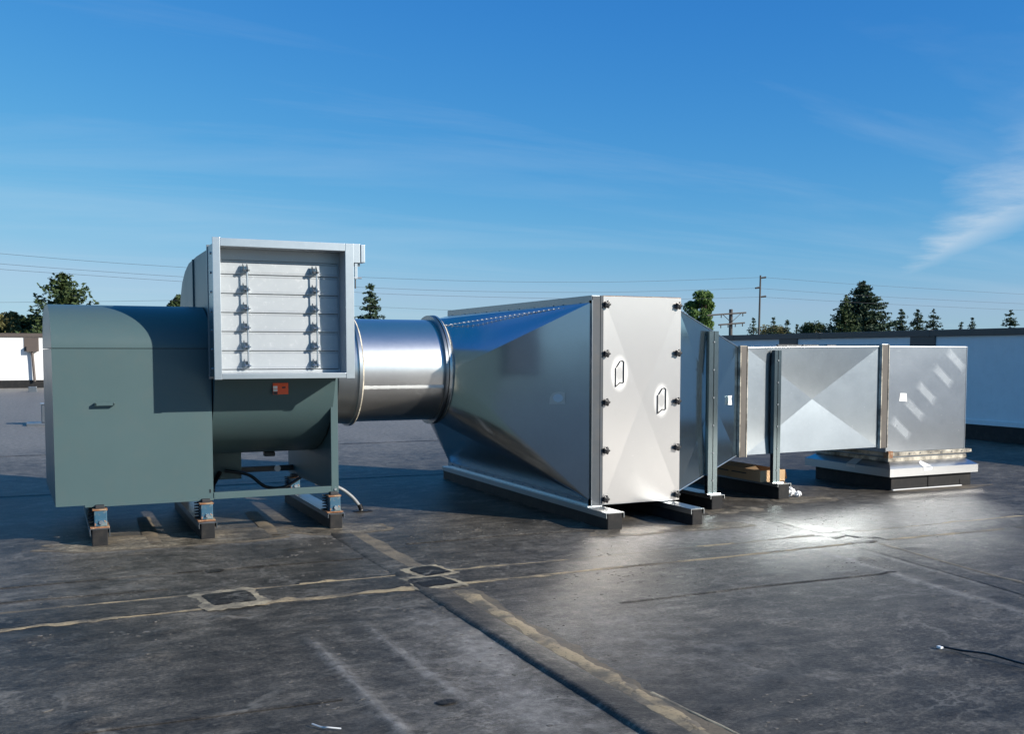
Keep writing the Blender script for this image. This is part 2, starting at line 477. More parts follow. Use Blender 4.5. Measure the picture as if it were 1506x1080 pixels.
def roof_dust(x, y):
    d = 0.30 * np.clip((fbm(x, y, 0.8, 4, 21) - 0.48) * 4, 0, 1)
    for xc, y0, y1, hh, w, sl in WRK:
        c = xc + sl * (y1 - y) / max(y1 - y0, .1)
        m = np.clip((y - y0 + .2) / .3, 0, 1) * np.clip((y1 + .2 - y) / .3, 0, 1)
        d = d + 0.9 * np.exp(-((x - c) / (w * 1.1)) ** 2) * m
    # dust banked along both sides of the raised cross seam
    d = d + 0.85 * np.exp(-((x - 2.02 + 0.10 * np.sin(y * 2.1)) / 0.20) ** 2) * np.clip((6.2 - y) / .6, 0, 1) * np.clip((y - 3.2) / .8, 0, 1)
    d = d + 0.55 * np.exp(-((x - 3.0) / 0.5) ** 2) * np.exp(-((y - 5.0) / 1.0) ** 2)
    # paler band in front of the duct, silt round the sleepers
    d = d + 0.75 * np.exp(-((x - 6.8) / 1.9) ** 4) * np.exp(-((y - 7.55) / 0.55) ** 4)
    d = d + 0.55 * np.exp(-((x - 5.0) / 1.0) ** 4) * np.exp(-((y - 7.35) / 0.45) ** 2)
    d = d + 0.8 * np.exp(-((x - 1.3) / 1.4) ** 4) * np.exp(-((y - 8.9) / 0.28) ** 4)
    d = d + 0.95 * np.clip((y - 12.5) / 7, 0, 1)
    return np.clip(d, 0, 1)


def coords(lo, a, b, hi, step, grow=1.25):
    c = list(np.arange(a, b + 1e-6, step)); s = step; q = c[-1]
    while q < hi: s = min(s * grow, 3.0); q = min(q + s, hi); c.append(q)
    s = step; q = c[0]; pre = []
    while q > lo: s = min(s * grow, 3.0); q = max(q - s, lo); pre.append(q)
    return np.array(pre[::-1] + c)


def grid_obj(name, xs, ys, hfun, mat, parent=None, off=0.0, dust=False):
    X, Y = np.meshgrid(xs, ys); Z = hfun(X, Y) + off
    nx, ny = len(xs), len(ys)
    me = bpy.data.meshes.new(name)
    v = np.stack([X.ravel(), Y.ravel(), Z.ravel()], 1)
    i = np.arange(nx * ny).reshape(ny, nx)
    f = np.stack([i[:-1, :-1].ravel(), i[:-1, 1:].ravel(), i[1:, 1:].ravel(), i[1:, :-1].ravel()], 1)
    me.from_pydata(v.tolist(), [], f.tolist())
    if dust:
        at_ = me.attributes.new('dust', 'FLOAT', 'POINT'); at_.data.foreach_set('value', roof_dust(X, Y).ravel().astype(np.float32))
    me.polygons.foreach_set('use_smooth', [True] * len(me.polygons)); me.materials.append(M[mat])
    o = bpy.data.objects.new(name, me); COL.objects.link(o)
    if parent is not None: o.parent = parent
    ORG[o.name] = Vector((0, 0, 0))
    return o


XS = coords(-30, -1.0, 9.0, 15.75, 0.03); YS = coords(-25, 3.2, 9.4, 52.2, 0.03)
roof = grid_obj('roof', XS, YS, roof_h, 'roof', dust=True)
mark(roof, 'black rubber membrane roof with dusty seams and patches', kind='structure')


def ribbon(name, pts, w, mat, off, jag=0.0, jscale=9.0, parent=roof, seed=1.0, step=0.02):
    """flat band lying on the roof; jag = ragged edge as a share of the width"""
    pts = [Vector((*p, 0)) for p in pts]; L = [0]
    for a, b in zip(pts, pts[1:]): L.append(L[-1] + (b - a).length)
    n = max(2, int(L[-1] / step)); vs_ = []; k = 0
    for i in range(n + 1):
        t = L[-1] * i / n
        while k < len(L) - 2 and t > L[k + 1]: k += 1
        a, b = pts[k], pts[k + 1]; p = a.lerp(b, (t - L[k]) / max(1e-6, L[k + 1] - L[k])); d = (b - a).normalized(); q = Vector((-d.y, d.x, 0))
        j = lambda sd: max(0.02, 1 + jag * (fbm(np.array([t]), np.array([sd]), jscale, 5, seed)[0] * 2 - 1) * 1.6)
        l = p + q * (w / 2 * j(1.0)); r = p - q * (w / 2 * j(5.0))
        vs_.append([l.lerp(r, c / 3) for c in range(4)])
    allv = [p for row in vs_ for p in row]
    X = np.array([p.x for p in allv]); Y = np.array([p.y for p in allv]); Z = roof_h(X, Y) + off
    Z[0::4] -= off * 0.6; Z[3::4] -= off * 0.6
    mb = MB(); mb.v = list(zip(X.tolist(), Y.tolist(), Z.tolist()))
    mb.f = [(4 * i + c, 4 * i + c + 1, 4 * i + c + 5, 4 * i + c + 4) for i in range(n) for c in range(3)]
    return mb.build(name, mat, parent, smooth=60)


def blob(name, cx_, cy_, rx, ry, mat, off, jag=0.18, rot=0.0, sq=2.6, parent=roof, seed=1.0, n=48, fr=2.5):
    """ragged rounded patch lying on the roof"""
    rings = 5; v = [(cx_, cy_)]
    for j in range(1, rings + 1):
        for i in range(n):
            a = 6.28318 * i / n; c, s_ = math.cos(a), math.sin(a)
            rr = (abs(c) ** sq + abs(s_) ** sq) ** (-1 / sq)
            k = 1 + jag * (fbm(np.array([c * 1.5 + 9]), np.array([s_ * 1.5 + 9]), fr, 5, seed)[0] * 2 - 1) * 1.7
            x = rx * c * rr * k * j / rings; y = ry * s_ * rr * k * j / rings
            v.append((cx_ + x * math.cos(rot) - y * math.sin(rot), cy_ + x * math.sin(rot) + y * math.cos(rot)))
    X = np.array([p[0] for p in v]); Y = np.array([p[1] for p in v]); Z = roof_h(X, Y) + off; Z[-n:] -= off * 0.5
    mb = MB(); mb.v = list(zip(X.tolist(), Y.tolist(), Z.tolist()))
    mb.f = [(0, 1 + i, 1 + (i + 1) % n) for i in range(n)]
    for j in range(rings - 1):
        mb.f += [(1 + j * n + i, 1 + (j + 1) * n + i, 1 + (j + 1) * n + (i + 1) % n, 1 + j * n + (i + 1) % n) for i in range(n)]
    return mb.build(name, mat, parent, smooth=60)


# long seam along the rolls, with yellowed adhesive squeezed out of both edges
for k, (x0, x1) in enumerate(((-1.5, 2.28), (2.46, 6.1), (6.5, 12.0))):
    for yc in (6.50, 6.92):
        x = x0
        while x < x1 - .1:
            e = min(x1, x + random.uniform(.35, 1.3)); w = random.choice((.035, .05, .06, .085))
            ribbon('seam_adhesive', [(x, yc + random.uniform(-.012, .012)), (e, yc + random.uniform(-.012, .012))], w, random.choice(('glue', 'glue', 'glue_thin', 'glue_dark')), 0.004, 0.9, 7.0, seed=x + yc)
            x = e + random.choice((-.05, -.05, -.04, -.03, .15))
    ribbon('seam_tape', [(x0, 6.71), (x1, 6.71)], 0.385, 'strip', 0.008, 0.012, 2.0, seed=8.0 + k)
for (y, x0, x1) in ((7.66, -1.2, 2.2), (7.20, -1.0, .7), (5.55, 3.3, 5.6), (8.05, 2.7, 4.4), (4.55, -.8, 1.2), (12.6, -2, 6), (17.5, -4, 9)):
    ribbon('membrane_lap', [(x0, y), ((x0 + x1) / 2, y + .02), (x1, y - .03)], 0.05 if y < 10 else .12, 'strip', 0.007, 0.25, 1.5, seed=y)
# raised cross seam running away from the camera
ribbon('seam_adhesive', [(2.48, 2.0), (2.49, 5.2), (2.51, 6.3)], 0.17, 'glue_dark', 0.003, 0.6, 4.0, seed=11)
ribbon('seam_adhesive', [(2.475, 3.5), (2.475, 4.8), (2.50, 6.3)], 0.10, 'glue', 0.006, 0.55, 6.0, seed=17)
ribbon('seam_adhesive', [(2.47, 3.3), (2.48, 4.2)], 0.08, 'glue_thin', 0.006, 0.9, 6.0, seed=18)
ribbon('seam_adhesive', [(2.47, 7.05), (2.46, 8.7)], 0.15, 'glue_thin', 0.004, 0.4, 3.0, seed=12)
ribbon('seam_adhesive', [(2.585, 2.0), (2.60, 3.4), (2.55, 4.0)], 0.022, 'glue_pale', 0.0045, 0.5, 6.0, seed=13)
mb = MB(); ny = 150
for i in range(ny + 1):
    y = 2.0 + (8.85 - 2.0) * i / ny
    hh = 0.013 * min(1, max(0, (7.2 - y) / 2.0)) + 0.006
    wv = 0.012 * (fbm(np.array([y]), np.array([0.3]), 1.6, 3, 4)[0] - 0.5)
    for dx, dz in ((2.225, 0.0), (2.245, 0.9), (2.27, 1.0), (2.33, 0.75), (2.405, 0.3), (2.425, 0.02)):
        mb.v.append((dx + wv, y, float(roof_h(dx, y)) + hh * dz + 0.001))
mb.f = [(6 * i + c, 6 * i + c + 1, 6 * i + c + 7, 6 * i + c + 6) for i in range(ny) for c in range(5)]
mb.build('raised_seam', 'strip', roof, smooth=50)
# second cross seam, to the right
ribbon('seam_adhesive', [(6.33, 6.40), (6.20, 5.5), (6.05, 4.0)], 0.05, 'glue_thin', 0.004, 0.6, 3.0, seed=14)
ribbon('seam_tape', [(6.18, 6.45), (6.05, 5.5), (5.86, 4.0)], 0.24, 'strip', 0.008, 0.02, 2.0, seed=15)
ribbon('seam_tape', [(6.33, 6.98), (6.36, 8.6)], 0.22, 'strip', 0.006, 0.02, 2.0, seed=16)
# joint patches
for (x, y, rx, ry, g, rot) in ((1.04, 6.70, .155, .150, .215, 0.0), (2.50, 6.93, .125, .115, .17, 0.1), (2.40, 6.60, .145, .130, .185, 0.0)):
    blob('patch_adhesive', x, y, g, g * 1.25, 'glue_pale', 0.010, 0.10, rot + .1, 9.0, seed=x * 3, n=150, fr=3.4)
    blob('joint_patch', x, y, rx, ry * 1.18, 'patch', 0.016, 0.07, rot + .1, 7.0, seed=x * 5 + y, n=96, fr=3.0)
for (x, y, rx, ry) in ((6.18, 6.85, .13, .10), (6.42, 6.78, .10, .17), (6.25, 6.55, .15, .09)):
    blob('joint_patch', x, y, rx, ry, 'strip', 0.013, 0.08, 0.2, 3.4, seed=x + y)
blob('joint_patch', 1.07, 7.62, .065, .06, 'patch', 0.006, 0.2, 0, 2.4, seed=3.3)
blob('joint_patch', 1.62, 4.27, .05, .035, 'patch', 0.008, 0.1, 0, 2.2, seed=3.9)
# membrane pads and squeezed adhesive round the feet of the sleepers
for (x, y, rx, ry, sd) in ((1.0, 9.05, 1.05, .36, 1), (2.42, 8.95, .42, .26, 2), (4.75, 7.78, .42, .20, 3), (5.55, 7.70, .42, .18, 4), (6.3, 8.4, .34, .18, 5), (7.45, 8.68, .40, .20, 6)):
    blob('pad_adhesive', x, y, rx, ry, 'glue_thin', 0.004, 0.16, 0, 3.2, seed=sd)
    blob('membrane_pad', x, y + .01, rx - .05, ry - .045, 'pad', 0.008, 0.12, 0, 3.2, seed=sd)
ribbon('seam_adhesive', [(0.78, 8.9), (0.80, 10.4)], 0.13, 'glue_thin', 0.012, 0.15, 3.0, seed=21)
ribbon('seam_adhesive', [(1.78, 8.9), (1.82, 10.3)], 0.13, 'glue_thin', 0.012, 0.15, 3.0, seed=22)

# ------------------------------------------------------------------ walls round the roof
def wall_unit(root, face, pos, axis, sunny):
    """brown scupper panel with collector head, downpipe and splash block; axis 'y' = wall faces -y, 'x' = wall faces -x"""
    def bx(name, mat, a0, a1, d0, d1, z0, z1, bev=0.006):
        if axis == 'y': return BX(name, mat, root, pos + a0, pos + a1, face - d1, face - d0, z0, z1, bev=bev)
        return BX(name, mat, root, face - d1, face - d0, pos + a0, pos + a1, z0, z1, bev=bev)
    bx('scupper_panel', 'brown', -.31, .31, 0.0, .035, 1.70, 2.32 if axis == 'y' else 1.955)
    if axis == 'y':
        bx('collector_head', 'brown', -.21, .24, .035, .30, 1.67, 1.93)
        root_pts = [(pos + .02, face - .17, 1.68), (pos + .05, face - .17, 1.2), (pos + .10, face - .20, .30)]
        MB().tube(root_pts, .06, 8).build('downpipe', 'brown', root, smooth=40)


lw = thing('parapet_wall', 'sunlit white parapet wall with brown coping across the far end of the roof', 'wall', (6, 52, 0))
BX('wall_face', 'white', lw, -26, 15.7, 52.0, 52.3, 0.14, 2.36, bev=0)
BX('coping', 'brown', lw, -26, 15.55, 51.93, 52.4, 2.34, 2.52, bev=.01)
BX('base_flashing', 'rubber', lw, -26, 15.6, 51.97, 52.35, -.02, 0.36, bev=.01)
wall_unit(lw, 52.0, -0.66, 'y', True)
bw = thing('splash_block', 'small grey block at the foot of the brown downpipe', 'block', (-.59, 46.5, 0))
BX('block_body', 'galv_dark', bw, -.75, -.43, 46.3, 46.7, -.03, .22, bev=.01)

rw = thing('parapet_wall', 'shaded white parapet wall with dark coping beside the duct', 'wall', (15.6, 16, 0))
BX('wall_face', 'white', rw, 15.6, 15.9, -14, 51.9, 0.30, 1.93, bev=0)
BX('kick_band', 'white', rw, 15.57, 15.85, -14, 51.9, 0.285, .375, bev=.004)
BX('base_flashing', 'rubber', rw, 15.58, 15.88, -14, 51.9, -.02, .283, bev=.004)
BX('coping', 'brown', rw, 15.55, 15.97, -14, 51.9, 1.925, 2.05, bev=.008)
for k in range(9): BX('coping_joint', 'brown', rw, 15.545, 15.975, 11.5 + k * 3.1, 11.57 + k * 3.1, 1.92, 2.054, bev=.003)
for yy in (14.79, 18.76, 23.0):
    wall_unit(rw, 15.6, yy, 'x', False)

# small vent seen beside the fan cover, far back on the roof
vt = thing('roof_vent', 'small grey vent box on a pale base behind the fan cover', 'vent', (-.2, 24.9, 0))
BX('vent_base', 'galv_dark', vt, -.46, .40, 24.6, 25.3, -.01, .06, bev=.01)
BX('vent_box', 'galv_dark', vt, -.16, .22, 24.75, 25.1, .06, .46, bev=.02)
BX('vent_cap', 'galv', vt, -.18, .24, 24.72, 25.13, .46, .49, bev=.008)

# ------------------------------------------------------------------ sleepers
def sleeper(x0, x1, y0, y1, h, label, cap_mat='galv', lip=0.045, group='timber sleepers wrapped in membrane'):
    s = thing('roof_sleeper', label, 'sleeper', ((x0 + x1) / 2, (y0 + y1) / 2, 0), group)
    BX('wrapped_block', 'rubber', s, x0 + .012, x1 - .012, y0 + .006, y1 - .006, -.015, h - .006, bev=.008)
    mb = MB(); t = .005
    mb.prism_y([(x0 - t, h - lip), (x0, h - lip), (x0, h - t), (x1, h - t), (x1, h - lip), (x1 + t, h - lip), (x1 + t, h), (x0 - t, h)], y0, y1)
    mb.build('metal_cap', cap_mat, s)
    return s


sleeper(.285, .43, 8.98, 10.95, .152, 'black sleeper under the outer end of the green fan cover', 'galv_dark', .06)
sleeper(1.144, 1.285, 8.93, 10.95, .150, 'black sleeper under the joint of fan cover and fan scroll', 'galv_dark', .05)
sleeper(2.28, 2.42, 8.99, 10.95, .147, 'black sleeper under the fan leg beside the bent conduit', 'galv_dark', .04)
sleeper(4.545, 4.722, 7.90, 12.1, .160, 'long black sleeper with bright cap under the tapered side of the filter box', 'galv', .05)
sleeper(5.39, 5.525, 7.80, 12.1, .158, 'long black sleeper under the door side of the filter box', 'galv', .05)
sleeper(6.11, 6.27, 8.50, 11.0, .154, 'black sleeper under the post at the second transition', 'galv', .04)
sleeper(7.205, 7.375, 8.80, 10.9, .178, 'black sleeper carrying the cardboard box and a strut post', 'galv', .035)


def isolator(x, y, z0, z1, label):
    s = thing('spring_isolator', label, 'spring isolator', (x, y, z0), 'blue spring isolators under the fan')
    BX('base_plate', 'rust', s, x - .075, x + .075, y - .07, y + .16, z0, z0 + .010, bev=.002)
    BX('housing', 'blue', s, x - .042, x + .058, y - .045, y + .06, z0 + .010, z1 - .032, bev=.008)
    BX('top_plate', 'rust', s, x - .055, x + .062, y - .055, y + .07, z1 - .030, z1 - .018, bev=.002)
    BX('levelling_pad', 'dark', s, x - .03, x + .04, y - .03, y + .05, z1 - .018, z1 + .012, bev=.004)
    pts = [(x - .060 + .022 * math.cos(a * .7), y + .06 + .022 * math.sin(a * .7), z0 + .010 + a * (z1 - z0 - .034) / 50) for a in range(51)]
    MB().tube(pts, .006, 5).build('coil_spring', 'dark', s, smooth=60)
    MB().tube([(x + .01, y - .047, z0 + .045), (x + .01, y - .062, z0 + .045)], .018, 6).build('adjusting_bolt', 'alu', s)
    return s


for x, nm in ((.36, 'the outer end of the fan cover'), (1.215, 'the inner edge of the fan cover'), (2.345, 'the fan leg beside the conduit')):
    isolator(x, 9.08, .151, .325, 'rusty blue spring isolator in the open under ' + nm)
for x, nm in ((.36, 'the outer end of the fan cover'), (1.215, 'the inner edge of the fan cover'), (2.345, 'the fan leg beside the conduit')):
    isolator(x, 10.72, .151, .31, 'shaded spring isolator at the back under ' + nm)

# ------------------------------------------------------------------ centrifugal fan
fan = thing('exhaust_fan', 'grey green centrifugal exhaust fan with arched drive cover and curved scroll', 'fan', (1.3, 10.0, 0.33))
taper = lambda y: 0.03 - (y - 9.1) * 0.04
MB().prism_x([(9.1, .335), (10.85, .335), (10.85, 1.637), (9.1, 1.637)], 0.0, 1.288, taper).build('cover_panel', 'fan', fan)
cp = [o for o in fan.children if o.name.startswith('cover_panel')][0]
arch = [(9.1, 1.643)] + [(9.75 - .65 * math.cos(a), 1.643 + .382 * math.sin(a)) for a in np.linspace(.06, math.pi / 2, 18)]
arch += [(10.2 + .65 * math.sin(a), 1.643 + .382 * math.cos(a)) for a in np.linspace(0, math.pi / 2 - .06, 14)] + [(10.85, 1.643)]
hood = MB().prism_x(arch, 0.0, 1.288, taper).build('arched_hood', 'fan', fan, smooth=35)
BX('joint_strip', 'dark', fan, .04, 1.27, 9.112, 10.8, 1.63, 1.65, bev=0)
BX('lower_lip', 'fan', cp, .25, 1.288, 9.088, 9.11, .318, .336, bev=.003)
hd = MB().box(.345, .50, 9.045, 9.058, 1.165, 1.19, .004).box(.345, .36, 9.045, 9.1, 1.165, 1.19, .003).box(.485, .50, 9.045, 9.1, 1.165, 1.19, .003)
hd.build('handle', 'fan', cp)
BX('key_slot', 'knob', cp, 1.255, 1.267, 9.0965, 9.1, .385, .415, bev=.001)

scr = [(8.96, 1.40), (8.985, 1.36), (9.03, 1.24), (9.10, 1.10), (9.20, .975), (9.36, .84), (9.58, .73), (9.84, .655), (10.15, .625), (10.48, .655), (10.78, .76),
       (11.02, .93), (11.22, 1.18), (11.34, 1.46), (11.40, 1.78), (11.38, 2.05), (11.30, 2.20), (11.15, 2.33), (10.9, 2.43), (10.58, 2.49), (10.0, 2.51), (8.96, 2.51)]
MB().prism_x(scr, 1.30, 2.355).build('scroll_housing', 'fan', fan, smooth=32)
sh_ = [o for o in fan.children if o.name.startswith('scroll_housing')][0]
BX('side_seam', 'fan', sh_, 1.285, 1.30, 10.2, 10.23, 1.9, 2.50, bev=.003)
BX('drain_fitting', 'dark', sh_, 1.92, 2.02, 10.05, 10.15, .585, .63, bev=.008)
# near leg: folded channel, plus the side plate behind it
MB().box(2.335, 2.402, 9.095, 9.112, .318, 1.372, .004).build('front_leg', 'fan', fan)
MB().prism_x([(9.112, .318), (11.1, .30), (11.1, 1.9), (10.2, 2.3), (9.112, 1.372)], 2.372, 2.398).build('side_plate', 'fan', fan)
BX('base_rail', 'fan', fan, 1.29, 2.334, 9.092, 9.13, .325, .385, bev=.004)
BX('cross_rail', 'dark', fan, 1.29, 2.37, 10.85, 10.90, .345, .405, bev=.004)
BX('motor_panel', 'fan', fan, 1.44, 1.80, 10.70, 10.74, .30, .62, bev=.004)
BX('side_rail', 'fan', fan, 1.25, 1.29, 9.13, 10.88, .318, .37, bev=.004)
BX('side_rail', 'fan', fan, .30, .36, 9.13, 10.84, .316, .333, bev=.002)
MB().tube([(2.37, 9.093, .355), (2.37, 9.085, .355)], .012, 8).build('bolt', 'alu', fan)
MB().tube([(2.20, 10.85, .375), (2.20, 10.835, .375)], .035, 10).build('grommet', 'alu', fan)
MB().lathe_x([(2.40, .42), (2.56, .50), (2.56, .52), (2.40, .44)], 10.15, 1.425).build('inlet_cone', 'galv_dark', fan, smooth=40)
MB().lathe_x([(2.40, .40), (2.42, .40), (2.42, .05), (2.40, .05)], 10.15, 1.425, 32).build('inlet_screen', 'dark', fan)
MB().tube([(1.33, 10.62, .33), (1.42, 10.5, .22), (1.47, 10.40, .22), (1.50, 10.6, .26), (1.58, 10.68, .38)], .022, 8).build('motor_cable', 'knob', fan, smooth=60)
lb = BX('warning_label', 'orange', fan, 1.795, 1.93, 8.992, 9.0, 1.238, 1.338, bev=0)
# the scroll leans back below the outlet: seat the label on it
lb.location = (0, -0.002, 0)
for (a, b, c, d, mt) in ((1.797, 1.834, 1.29, 1.312, 'whitepaper'), (1.797, 1.834, 1.24, 1.262, 'knob'), (1.797, 1.834, 1.265, 1.286, 'tape'), (1.875, 1.905, 1.292, 1.306, 'knob'), (1.797, 1.834, 1.315, 1.335, 'orange')):
    BX('label_print', mt, lb, a, b, 8.990, 8.992, c, d, bev=0)

# bent conduits
def curve_pts(p, n=14):
    p = [Vector(q) for q in p]; out = []
    P_ = [p[0] * 2 - p[1]] + p + [p[-1] * 2 - p[-2]]
    for i in range(1, len(P_) - 2):
        for k in range(n):
            t = k / n; a, b, c, d = P_[i - 1:i + 3]
            out.append(0.5 * ((2 * b) + (c - a) * t + (2 * a - 5 * b + 4 * c - d) * t * t + (3 * b - a - 3 * c + d) * t ** 3))
    return out + [p[-1]]


cd = thing('conduit', 'grey bent conduit rising from the roof into the fan base', 'conduit', (2.86, 9.92, 0))
MB().tube(curve_pts([(2.40, 9.98, .30), (2.60, 9.92, .265), (2.74, 9.92, .17), (2.83, 9.92, .06), (2.86, 9.92, -.02)]), .017, 10).build('pipe', 'conduit', cd, smooth=60)
MB().tube([(2.83, 9.92, .075), (2.852, 9.92, .02)], .024, 10).build('coupling', 'knob', cd, smooth=60)
blob('pipe_flashing', 2.86, 9.92, .10, .08, 'patch', 0.010, 0.15, seed=6.1)
cb = thing('flexible_conduit', 'black flexible cable looping under the fan scroll', 'cable', (1.9, 10.6, .0))
MB().tube(curve_pts([(1.62, 10.62, .40), (1.85, 10.6, .35), (2.02, 10.58, .22), (2.2, 10.57, .205), (2.36, 10.55, .29), (2.40, 10.53, .34)]), .017, 8).build('flex_sleeve', 'knob', cb, smooth=60)

# ------------------------------------------------------------------ discharge damper
DX0, DX1, DZ0, DZ1, DY = 1.24, 2.42, 1.382, 2.545, 8.58
dm = thing('backdraft_damper', 'silver square louvre damper with six closed blades on the fan outlet', 'damper', (1.83, 8.77, DZ0))
IX0, IX1, IZ0, IZ1 = 1.302, 2.345, 1.432, 2.475
BX('face_flange', 'alu', dm, DX0, IX0, DY, DY + .012, DZ0, DZ1, bev=.003)
BX('face_flange', 'alu', dm, IX1, DX1, DY, DY + .012, DZ0, DZ1 - .004, bev=.003)
BX('face_flange', 'alu', dm, IX0 + .001, IX1 - .001, DY + .003, DY + .014, IZ1, DZ1 - .004, bev=.003)
BX('face_flange', 'alu', dm, IX0 + .001, IX1 - .001, DY + .003, DY + .014, DZ0 + .004, IZ0, bev=.003)
mb = MB()
mb.box(IX0 - .006, IX0, DY + .015, 8.97, IZ0 - .006, IZ1 + .006).box(IX1, IX1 + .006, DY + .015, 8.97, IZ0 - .006, IZ1 + .006)
mb.box(IX0, IX1, DY + .015, 8.97, IZ1, IZ1 + .006).box(IX0, IX1, DY + .015, 8.97, IZ0 - .006, IZ0)
mb.build('sleeve', 'blade', dm)
mb = MB()   # rear companion flange to the fan outlet
for (a, b, c, d) in ((DX0 + .005, IX0 - .01, DZ0, DZ1 - .03), (IX1 + .01, DX1 - .005, DZ0, DZ1 - .03), (IX0 - .01, IX1 + .01, IZ1 + .01, DZ1 - .031), (IX0 - .01, IX1 + .01, DZ0 + .001, IZ0 - .01)):
    mb.box(a, b, 8.93, 8.955, c, d)
mb.build('rear_flange', 'galv_dark', dm)
MB().box(DX0 + .012, IX0 - .007, 8.595, 8.929, DZ0 + .02, DZ1 - .045).build('side_channel', 'galv_dark', dm)
MB().box(IX1 + .007, DX1 - .012, 8.595, 8.929, DZ0 + .02, DZ1 - .045).build('side_channel', 'galv_dark', dm)
for k in range(7):
    z = 1.47 + .16 * k
    MB().tube([(DX0 + .002, 8.76, z), (DX0 + .012, 8.76, z)], .011, 6).build('bolt', 'alu', dm)
zb = [2.382, 2.262, 2.101, 1.941, 1.781, 1.619, 1.461]
BX('header_stop', 'blade', dm, IX0, IX1, 8.79, 8.80, 2.384, IZ1, bev=.002)
BX('sill_stop', 'blade', dm, IX0, IX1, 8.775, 8.80, IZ0, 1.459, bev=.003)
BX('jamb_stop', 'blade', dm, IX1 - .012, IX1, 8.80, 8.82, IZ0, IZ1, bev=.002)
for k in range(6):
    z1, z0 = zb[k] - .002, zb[k + 1] + .002
    mb = MB()
    yb = 8.790
    mb.prism_x([(yb + .004, z0), (yb - .004, z0 + .004), (yb - .004, z0 + .016), (yb, z0 + .022), (yb + .002, z1 - .02), (yb + .009, z1 - .012), (yb + .009, z1), (yb + .014, z1), (yb + .014, z0)], IX0 + .004, IX1 - .016)
    bl = mb.build('blade', 'blade', dm, smooth=25)
    for bxx in (1.512, 2.100):
        br = MB()
        zc = z0 + .020
        for dx in (0.0, .034):
            br.prism_x([(yb - .004, zc - .008), (yb - .075, zc - .004), (yb - .085, zc + .010), (yb - .070, zc + .030), (yb - .028, zc + .068), (yb - .004, zc + .052)], bxx + dx - .003, bxx + dx + .003)
        br.box(bxx - .014, bxx + .048, yb - .014, yb - .0045, zc - .006, zc + .046)
        br.tube([(bxx - .012, yb - .060, zc + .012), (bxx + .052, yb - .060, zc + .012)], .007, 6)
        bk = br.build('clevis_bracket', 'galv', bl)
for bxx in (1.541, 2.131):
    MB().tube([(bxx, 8.728, 1.49), (bxx, 8.728, 2.285)], .0075, 8).build('linkage_rod', 'alu', dm, smooth=60)
act = BX('actuator', 'alu', dm, 2.430, 2.50, 8.66, 8.76, 2.385, 2.55, bev=.004)
BX('actuator_cover', 'alu', act, 2.505, 2.545, 8.66, 8.75, 2.388, 2.545, bev=.006)
BX('actuator_bracket', 'galv_dark', act, 2.42, 2.51, 8.70, 8.73, 2.36, 2.388, bev=.002)
BX('crank_arm', 'alu', act, 2.452, 2.478, 8.67, 8.685, 2.245, 2.385, bev=.003)
MB().tube([(2.415, 8.678, 2.258), (2.515, 8.678, 2.258)], .009, 8).build('crank_pin', 'alu', act, smooth=60)
MB().tube([(2.462, 8.69, 2.245), (2.462, 8.69, 2.165)], .006, 6).build('control_rod', 'dark', act, smooth=60)

# ------------------------------------------------------------------ round duct
RC = (10.15, 1.425)
rd = thing('round_duct', 'short polished round duct between fan and filter box', 'duct', (3.2, 10.15, .9))
MB().lathe_x([(2.56, .526), (3.69, .526), (3.69, .520), (2.56, .520)], *RC, seg=128).build('duct_wall', 'galv_round', rd, smooth=40)
MB().lathe_x([(2.56, .527), (2.765, .549), (2.765, .543), (2.56, .521)], *RC, seg=96).build('inlet_collar', 'galv', rd, smooth=40)


def ring_flange(x, r0, r1, w, mat, name):
    return MB().lathe_x([(x, r0), (x, r1), (x + w, r1), (x + w, r1 - .006), (x + .006, r1 - .006), (x + .006, r0)], *RC, seg=96).build(name, mat, rd, smooth=40)


ring_flange(2.755, .527, .568, .03, 'galv', 'ring_flange')
MB().lathe_x([(2.787, .527), (2.787, .566), (2.799, .562), (2.803, .527)], *RC, seg=96).build('sealant_bead', 'caulk', rd, smooth=40)
ring_flange(3.650, .527, .572, .028, 'galv_dark', 'ring_flange')
ring_flange(3.686, .527, .576, .026, 'galv', 'ring_flange')
MB().lathe_x([(3.714, .53), (3.714, .570), (3.728, .560), (3.732, .53)], *RC, seg=96).build('sealant_bead', 'caulk', rd, smooth=40)
# longitudinal seam with smeared sealant
mb = MB(); a0 = math.pi + .31; n = 90
for i in range(n + 1):
    x = 2.81 + (3.645 - 2.81) * i / n
    w = .012 + .010 * fbm(np.array([x]), np.array([.2]), 30, 3, 2)[0]
    for s_ in (-1, 0, 1):
        a = a0 + s_ * w / .53; r = .529 if s_ else .533
        mb.v.append((x, RC[0] + r * math.cos(a), RC[1] + r * math.sin(a)))
mb.f = [(3 * i + c, 3 * i + c + 1, 3 * i + c + 4, 3 * i + c + 3) for i in range(n) for c in range(2)]
mb.build('lap_seam', 'tape', rd, smooth=60)

# ------------------------------------------------------------------ filter housing
BX0, BX1, BY0, BY1, BZ0, BZ1 = 4.72, 5.585, 8.30, 12.03, .164, 2.132
fh = thing('filter_housing', 'large galvanised filter box with white front door and tapered transitions', 'filter box', (5.15, 10.15, .16))
BX('casing', 'galv_duct', fh, BX0, BX1, BY0 + .02, BY1, BZ0, BZ1, bev=.004)


